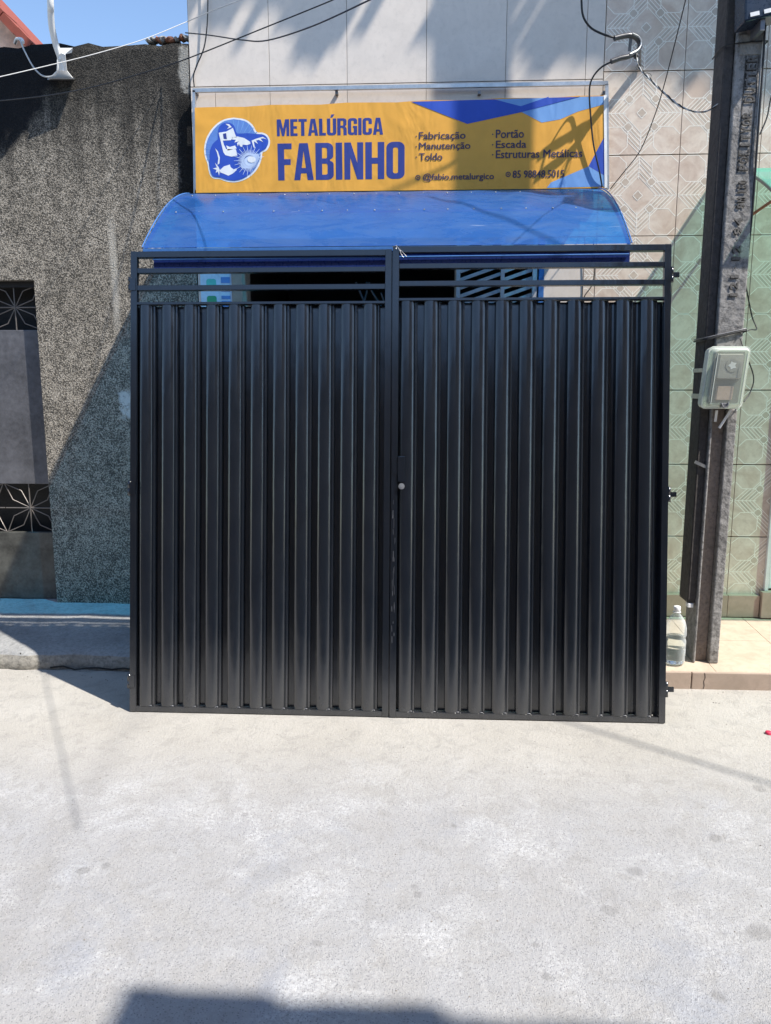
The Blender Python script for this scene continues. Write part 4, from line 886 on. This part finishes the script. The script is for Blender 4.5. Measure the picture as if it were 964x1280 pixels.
# pale patch, steps in the mortar and straps
mb = MB(); mb.box(1.486, 1.60, YP0-0.004, YP0+0.02, 3.145, 3.235, bev=0.002); mb.obj('pale_plate', M['render_grey'], pl)
def strap(z, r=0.0045, mat='galv', x0=1.415, x1=1.60, slope=0.0):
    mb = MB(); mb.tube(smooth_path([(x0, YP0+0.16, z), (x0-0.002, YP0+0.02, z), (x0+0.05, YP0-0.006, z+slope*0.3), (x1, YP0-0.007, z+slope), (x1+0.012, YP0+0.02, z+slope), (x1+0.010, YP0+0.16, z+slope)], 4), r, 6); mb.obj('strap', M[mat], pl)
mb = MB(); mb.box(1.418, 1.4235, YP0+0.02, YP0+0.16, 1.655, 1.675); mb.box(1.4235, 1.47, YP0+0.0185, YP0+0.0235, 1.655, 1.675); mb.obj('strap', M['galv'], pl)
mb = MB(); mb.box(1.418, 1.4235, YP0+0.02, YP0+0.16, 1.520, 1.545); mb.box(1.4235, 1.47, YP0+0.0185, YP0+0.0235, 1.520, 1.545); mb.obj('strap', M['galv'], pl)
mb = MB(); mb.bar((1.41, YP0+0.018, 1.195), (1.475, YP0+0.012, 1.165), 0.016, 0.004); mb.obj('strap', M['galv'], pl)
strap(1.815, 0.005, 'black_cable', slope=0.045); strap(1.825, 0.003, 'steel', slope=0.043); strap(3.19, 0.0035, 'black_cable', slope=0.012)

# junction box high on the pole
jb = thing('junction_box', 'dark blue box with two white labels high on the concrete pole', 'box', (1.62, 4.0, 3.4))
p0 = at(931, 27, 3.93); bx0 = p0.x; bz0 = p0.z
mb = MB(); mb.add([(bx0, 3.93, bz0), (bx0+0.28, 3.93, bz0+0.055), (bx0+0.28, 4.06, bz0+0.055), (bx0, 4.06, bz0), (bx0-0.02, 3.93, bz0+0.42), (bx0+0.26, 3.93, bz0+0.46), (bx0+0.26, 4.06, bz0+0.46), (bx0-0.02, 4.06, bz0+0.42)],
    [(0, 3, 2, 1), (4, 5, 6, 7), (0, 1, 5, 4), (1, 2, 6, 5), (2, 3, 7, 6), (3, 0, 4, 7)])
o = mb.obj('box_casing', M['box_blue'], jb); bv = o.modifiers.new('edges', 'BEVEL'); bv.width = 0.008; bv.segments = 2
for dx in (0.022, 0.083):
    mb = MB(); mb.bar((bx0+dx, 3.927, bz0+0.022+dx*0.2), (bx0+dx+0.040, 3.927, bz0+0.030+dx*0.2), 0.017, 0.003); mb.obj('white_label', M['label'], jb)
mb = MB(); mb.box(bx0+0.08, bx0+0.10, 3.95, 4.068, bz0-0.03, bz0+0.03); mb.obj('mount_bracket', M['steel'], jb)

# ------------------------------------------------------------------ meter box
mbx = thing('meter_box', 'clear plastic electricity meter box strapped to the concrete pole', 'meter box', (1.53, 4.0, 1.63))
YM = 3.955
mc = [at(893, 434, YM), at(940, 435, YM), at(932, 510.5, YM), at(882, 508, YM)]
cxm = sum(p.x for p in mc)/4; czm = sum(p.z for p in mc)/4; mw_, mh_ = 0.198, 0.300; shear = 0.024
def mloc(x, z): return (cxm+x+shear*z/0.3, czm+z)     # the box hangs slightly askew
def slab(name, w0, h0, w1, h1, y0, y1, r, mat, cz_=0.0, cx_=0.0, parent=mbx, inner=None):
    mb = MB()
    a = rrect(-w0/2, -h0/2, w0/2, h0/2, r); b_ = rrect(-w1/2, -h1/2, w1/2, h1/2, r*0.85); n = len(a)
    A_ = [mloc(x+cx_, z+cz_) for x, z in a]; B_ = [mloc(x+cx_, z+cz_) for x, z in b_]
    mb.add([(x, y1, z) for x, z in A_]+[(x, y0, z) for x, z in B_], [(i, (i+1) % n, (i+1) % n+n, i+n) for i in range(n)], 0, True)
    mb.add([(x, y0, z) for x, z in B_], [list(range(n))]); mb.add([(x, y1, z) for x, z in A_], [list(range(n))[::-1]])
    return mb.obj(name, M[mat], parent)
slab('box_base', mw_, mh_, mw_, mh_, YM+0.055, YM+0.105, 0.026, 'cover_rim')
slab('back_plate', mw_-0.04, mh_-0.045, mw_-0.042, mh_-0.047, YM+0.0452, YM+0.0545, 0.01, 'meter_back')
slab('rim', mw_+0.010, mh_+0.010, mw_+0.006, mh_+0.006, YM+0.0462, YM+0.0549, 0.028, 'cover_rim')
slab('cover', mw_-0.004, mh_-0.004, mw_-0.030, mh_-0.034, YM, YM+0.0445, 0.026, 'cover')
slab('meter', 0.125, 0.125, 0.115, 0.115, YM+0.016, YM+0.044, 0.008, 'meter', 0.055, 0.006)
slab('terminal_cover', 0.080, 0.070, 0.076, 0.066, YM+0.024, YM+0.044, 0.006, 'meter_in', -0.075, 0.0)
mb = MB(); dx, dz = mloc(0.012, 0.060); mb.tube([(dx, YM+0.0135, dz), (dx, YM+0.016, dz)], 0.032, 20); mb.obj('dial', M['meter'], mbx)
mb = MB(); mb.add([(dx+0.023*cos(a*pi/5)*(1 if a % 2 else .55), YM+0.0125, dz+0.021*sin(a*pi/5)*(1 if a % 2 else .7)) for a in range(10)], [list(range(10))]); mb.obj('dial_glint', M['label'], mbx)
mb = MB(); q = mloc(0.0, -mh_/2+0.012); mb.tube([(q[0]-.02, YM-0.006, q[1]+0.012), (q[0]-0.008, YM-0.012, q[1]-0.012), (q[0]+0.012, YM-0.010, q[1]+0.002), (q[0]+0.014, YM-0.006, q[1]+0.02)], 0.003, 6)
mb.box(q[0]-0.02, q[0]+0.016, YM-0.004, YM+0.02, q[1]-0.008, q[1]+0.014, bev=0.003); mb.obj('latch', M['steel'], mbx)
mb = MB(); 
for s_ in (-1, 1): 
    a = mloc(s_*0.072, 0.118); b_ = mloc(s_*0.072, -0.128); mb.tube([(a[0], YM-0.001, a[1]), (b_[0], YM-0.001, b_[1])], 0.0018, 6)
mb.obj('cover_ridge', M['cover_rim'], mbx)
# wiring straps under the box
t = thing('cable_stub', 'pale flat cable stub slanting down from under the meter box', 'cable', (1.55, 4.05, 1.4))
mb = MB(); a, b_ = at(914, 512, YP0-.02), at(899, 535, YP0-.006); mb.bar(a, b_, 0.012, 0.006); a, b_ = at(896, 513, YP0-.02), at(894, 527, YP0-.006); mb.bar(a, b_, 0.012, 0.006); mb.obj('cable_piece', M['label'], t)

# ------------------------------------------------------------------ water bottle
bt = thing('water_bottle', 'clear plastic bottle of water with a white cap standing at the pole foot', 'bottle', (1.36, 4.06, 0.1))
bc = (1.362, 4.07, 0.101)
prof = [(0.0, 0.004), (0.040, 0.0), (0.053, 0.006), (0.057, 0.02), (0.055, 0.045), (0.057, 0.05), (0.057, 0.085), (0.054, 0.09), (0.057, 0.095), (0.057, 0.13), (0.052, 0.142), (0.052, 0.15), (0.057, 0.162), (0.056, 0.20), (0.047, 0.235), (0.030, 0.262), (0.019, 0.275), (0.0165, 0.285), (0.0165, 0.300)]
mb = MB(); mb.lathe(prof, bc, 28); mb.obj('bottle_body', M['pet'], bt)
mb = MB(); mb.lathe([(0.0, 0.007)]+[(r-0.0018, z+0.001) for r, z in prof[1:12]]+[(0.0, 0.151)], bc, 28); mb.obj('water', M['water'], bt)
mb = MB(); mb.lathe([(0.0, 0.318), (0.0165, 0.318), (0.0185, 0.315), (0.0185, 0.293), (0.0165, 0.291)], bc, 20); mb.lathe([(0.0165, 0.288), (0.021, 0.288), (0.021, 0.284), (0.0165, 0.284)], bc, 20); mb.obj('cap', M['cap'], bt)

# ------------------------------------------------------------------ street lamp bracket on the parapet
sl = thing('lamp_bracket', 'white curved street lamp arm bolted to the dark parapet', 'street lamp', (-2.12, 4.7, 3.37))
pts = [at(78, 88, 4.74), at(76, 74, 4.72), at(70.5, 58, 4.69), at(67, 44, 4.66), at(64.5, 30, 4.63), at(63.5, 15, 4.60), at(63, 0, 4.57)]
e = pts[-1]; pts += [e+Vector((0.01, -0.03, 0.25)), e+Vector((0.04, -0.07, 0.5)), e+Vector((0.12, -0.10, 0.70)), e+Vector((0.2, -0.12, 0.78))]  # upper bend made up to carry the unseen head sideways
mb = MB(); mb.tube(smooth_path(pts, 5), 0.0175, 14); mb.obj('lamp_arm', M['white_paint'], sl)
h = pts[-1]; mb = MB(); mb.box(h.x-0.05, h.x+0.40, h.y-0.10, h.y+0.10, h.z-0.02, h.z+0.06, bev=0.015); mb.obj('shade_head', M['white_paint'], sl)  # unseen head, added to cast shade on the far left of the wall
mb = MB(); A4 = [at(62, 97.5, 4.79), at(92, 98, 4.79), at(84, 88, 4.74), at(82, 68, 4.70), at(77, 66, 4.69), at(72, 70, 4.70), at(71, 88, 4.745)]
mb.add(A4, [(0, 1, 2, 6), (2, 3, 4, 6), (4, 5, 6)]); ob = mb.obj('gusset_plate', M['white_paint'], sl); md = ob.modifiers.new('thick', 'SOLIDIFY'); md.thickness = 0.005
mb = MB(); a = [at(72, 60, 4.70), at(91, 60, 4.72), at(90, 66, 4.73), at(82, 68, 4.72), at(80, 76, 4.72), at(74, 74, 4.70)]
mb.add(a, [(0, 1, 2, 3, 4, 5)]); ob = mb.obj('side_plate', M['white_paint'], sl); md = ob.modifiers.new('thick', 'SOLIDIFY'); md.thickness = 0.006
mb = MB(); mb.add([at(60, 97, 4.797), at(93, 97, 4.797), at(93, 100, 4.797), at(60, 100, 4.797), at(60, 97, 4.70), at(93, 97, 4.72)], [(0, 1, 2, 3), (0, 1, 5, 4)]); ob = mb.obj('base_plate', M['galv'], sl); md = ob.modifiers.new('thick', 'SOLIDIFY'); md.thickness = 0.006
t = thing('lamp_cable', 'white cable looping from the parapet top to the lamp bracket', 'cable', (-2.3, 4.7, 3.5))
mb = MB(); mb.tube(smooth_path([at(20, 51, 4.95), at(25, 50, 4.82), at(30, 62, 4.76), at(42, 84, 4.74), at(54, 95, 4.72), at(66, 95, 4.71), at(72, 88, 4.70), at(72, 75, 4.70)], 6), 0.0045, 8); mb.obj('cable_run', M['white_cable'], t)
mb = MB(); mb.tube(smooth_path([at(19, 54, 4.90), at(21, 49, 4.86), at(27, 49, 4.83), at(29, 53, 4.80)], 4), 0.009, 8); mb.obj('cable_clamp', M['white_paint'], t)

# ------------------------------------------------------------------ conduit hook on the tiled wall
hk = thing('conduit_bend', 'curved grey conduit bend holding cables on the patterned tiles', 'conduit', (1.1, 4.6, 3.4))
hp = [at(768, 48, 4.56), at(778, 45.5, 4.57), at(789, 44.5, 4.58), at(797, 49, 4.60), at(800, 57, 4.61), at(796, 65, 4.60), at(786, 70.5, 4.58), at(775, 73, 4.57), at(764, 77, 4.56)]
mb = MB(); mb.tube(smooth_path(hp, 5), 0.0135, 12, caps=True); mb.obj('bend_pipe', M['dark_steel'], hk)
mb = MB(); mb.tube(smooth_path([p+Vector((0.003, -0.012, 0.006)) for p in hp[2:7]], 4), 0.005, 8); mb.obj('highlight_strip', M['galv'], hk)  # bright strip added to draw the highlight along the bend
mb = MB(); w1 = at(800, 84, YW-0.004); mb.bar(hp[4], (w1.x, w1.y, w1.z), 0.040, 0.006, nrm=(1, 0, 0.2)); mb.bar(hp[2], hp[2]+Vector((0.0, 0.02, -0.07)), 0.016, 0.006); mb.obj('wall_arm', M['steel'], hk)
mb = MB(); mb.lathe([(0, 0.012), (0.011, 0.010), (0.013, 0), (0.009, -0.012), (0, -0.014)], at(795, 70, 4.585), 12); mb.obj('cable_gland', M['black_cable'], hk)

def wire(name, label, pts, r=0.004, mat='black_cable', n=6, seg=6, head=0.0, tail=0.0):
    pts = [Vector(p) for p in pts]
    if head: pts = [pts[0]+(pts[0]-pts[1]).normalized()*head*q for q in (1, .4, .1)]+pts       # the run goes on beyond the picture
    if tail: pts = pts+[pts[-1]+(pts[-1]-pts[-2]).normalized()*tail*q for q in (.1, .4, 1)]
    P = smooth_path(pts, n); mb = MB(); mb.tube(P, r, seg); o = mb.obj(name, M[mat]); tag(o, label, 'cable'); return o
wire('service_cable', 'black cable dropping from above into the upper end of the conduit bend', [at(728, -14, 4.5), at(727, 0, 4.52), at(729, 20, 4.53), at(738, 34, 4.54), at(752, 42, 4.55), at(769, 47.5, 4.56)], 0.0055, head=1.4)
wire('service_cable', 'black cable from the conduit bend down across the banner to the awning edge', [at(767, 76, 4.56), at(752, 84, 4.60), at(741, 97, 4.66), at(737, 112, 4.69), at(738, 140, 4.70), at(742, 180, 4.71), at(749, 212, 4.715), at(753, 234, 4.73)], 0.005)
def twisted(name, label, pts, r=0.0035):
    P = smooth_path(pts, 12); mb = MB()
    for ph, mi in ((0, 0), (pi, 1)):
        Q = []
        for i, p in enumerate(P):
            a = ph+i*0.8; amp = 0.0035*(1 if i < len(P)*0.62 else 0.2); Q.append(p+Vector((cos(a)*amp*.6, 0, sin(a)*amp)))
        mb.tube(Q, r, 6, mi)
    for k, i in enumerate((5, 13, 22)):
        p = P[i]; mb.tube([p+Vector((0.02*cos(a), 0.01*sin(a), 0.018*sin(a)+0.004)) for a in [j*pi/4 for j in range(9)]], 0.0014, 5, 0, caps=False)
    o = mb.obj(name, [M['black_cable'], M['white_cable']]); tag(o, label, 'cable'); return o
twisted('twisted_cable', 'twisted black and white cable sagging from the conduit bend to the pole', [at(795, 68, 4.58), at(799, 84, 4.55), at(812, 98, 4.50), at(828, 114, 4.43), at(848, 131, 4.34), at(868, 139.5, 4.25), at(886, 138, 4.18), at(903, 125, 4.12)])
wire('thin_wire', 'thin black wire slanting down the patterned tiles to the awning corner', [at(859, -12, 3.8), at(857, 0, 3.9), at(846, 45, 4.1), at(832, 100, 4.3), at(820, 140, 4.45), at(801, 187, 4.60), at(780, 215, 4.74), at(763, 236, 4.78)], 0.0026, head=1.4)
wire('thin_wire', 'long thin dark wire rising from the left edge over the parapet and cream tiles', [at(-15, 127, 3.75), at(0, 126, 3.72), at(60, 119.5, 3.6), at(120, 108, 3.5), at(185, 89.5, 3.4), at(235, 73, 3.33), at(330, 35, 3.2), at(416, 0, 3.1), at(450, -16, 3.05)], 0.0024, head=1.4, tail=1.4)
wire('thin_wire', 'sagging black wire across the cream tiles from the parapet corner', [at(232, 41, 4.70), at(262, 44, 4.5), at(303, 50, 4.2), at(334, 50.5, 4.0), at(390, 33, 3.6), at(462, 0, 3.1), at(490, -14, 2.9)], 0.0032, tail=1.4)
wire('wall_cable', 'grey black cable hanging down the left end of the cream tiles', [at(260, -12, 4.77), at(260, 0, 4.77), at(259, 32, 4.77), at(255, 60, 4.775), at(246, 82, 4.78), at(242, 95, 4.785), at(243, 109, 4.785)], 0.0042, head=1.4)
wire('drop_wire', 'white wire sloping up from the left edge to the parapet corner', [at(-20, 100, 3.5), at(0, 96, 3.6), at(60, 82, 3.85), at(120, 67, 4.1), at(180, 49, 4.4), at(234, 27, 4.70)], 0.0020, 'white_cable', head=1.4)
wire('drop_wire', 'white wire continuing from the parapet corner up over the cream tiles', [at(234, 27, 4.70), at(262, 15, 4.62), at(300, 0, 4.5), at(325, -12, 4.45)], 0.0028, 'white_cable', tail=1.4)
wire('pole_cable', 'black cable running down the right edge of the concrete pole', [at(962, 8, 4.03), at(957, 30, 4.04), at(955, 62, 4.05), at(951, 120, 4.06), at(946, 190, 4.06), at(941, 260, 4.07), at(933, 340, 4.08)], 0.0050, head=1.4)
wire('pole_cable', 'pale cable beside the black one on the right edge of the concrete pole', [at(960, 20, 4.05), at(954, 55, 4.06), at(951, 90, 4.07), at(947.5, 150, 4.07), at(943, 200, 4.08)], 0.0038, 'white_cable', head=2)
wire('thin_wire', 'dark wire coming in from the right edge to the concrete pole', [at(975, 92, 4.1), at(964, 122, 4.1), at(959, 146, 4.09), at(950, 168, 4.08)], 0.0036, head=1.4)
wire('loop_wire', 'thin dark wire looping out right of the pole above the meter box', [at(930, 345, 4.1), at(934, 365, 4.13), at(940, 395, 4.15), at(946, 411, 4.12), at(938, 412, 4.08), at(926, 417, 4.06)], 0.0034)
wire('loop_wire', 'short dark wire bending round the right side of the meter box', [at(926, 424, 4.06), at(930, 437, 4.03), at(942, 470, 4.06), at(938, 490, 4.05), at(930, 502, 4.02)], 0.0034)
wire('thin_wire', 'dark wire hanging vertically on the wall beneath the awning near the window', [at(742, 300, 4.77), at(742, 350, 4.77), at(730, 372, 4.78), at(724, 400, 4.78)], 0.003)
# overhead service line whose shadow crosses the road
H = 5.2; sx, sy = H*SUN_A/SUN_B, -H/SUN_B
wire('overhead_cable', 'overhead service cable from the pole out across the street', [Vector((0.794+sx, 3.434+sy, H))+(Vector((0.794-1.412, 3.434-2.968, 0)))*k for k in (4.0, 3, 1.5, 0, -2, -4, -6)], 0.010)
print('objects', len(bpy.data.objects))
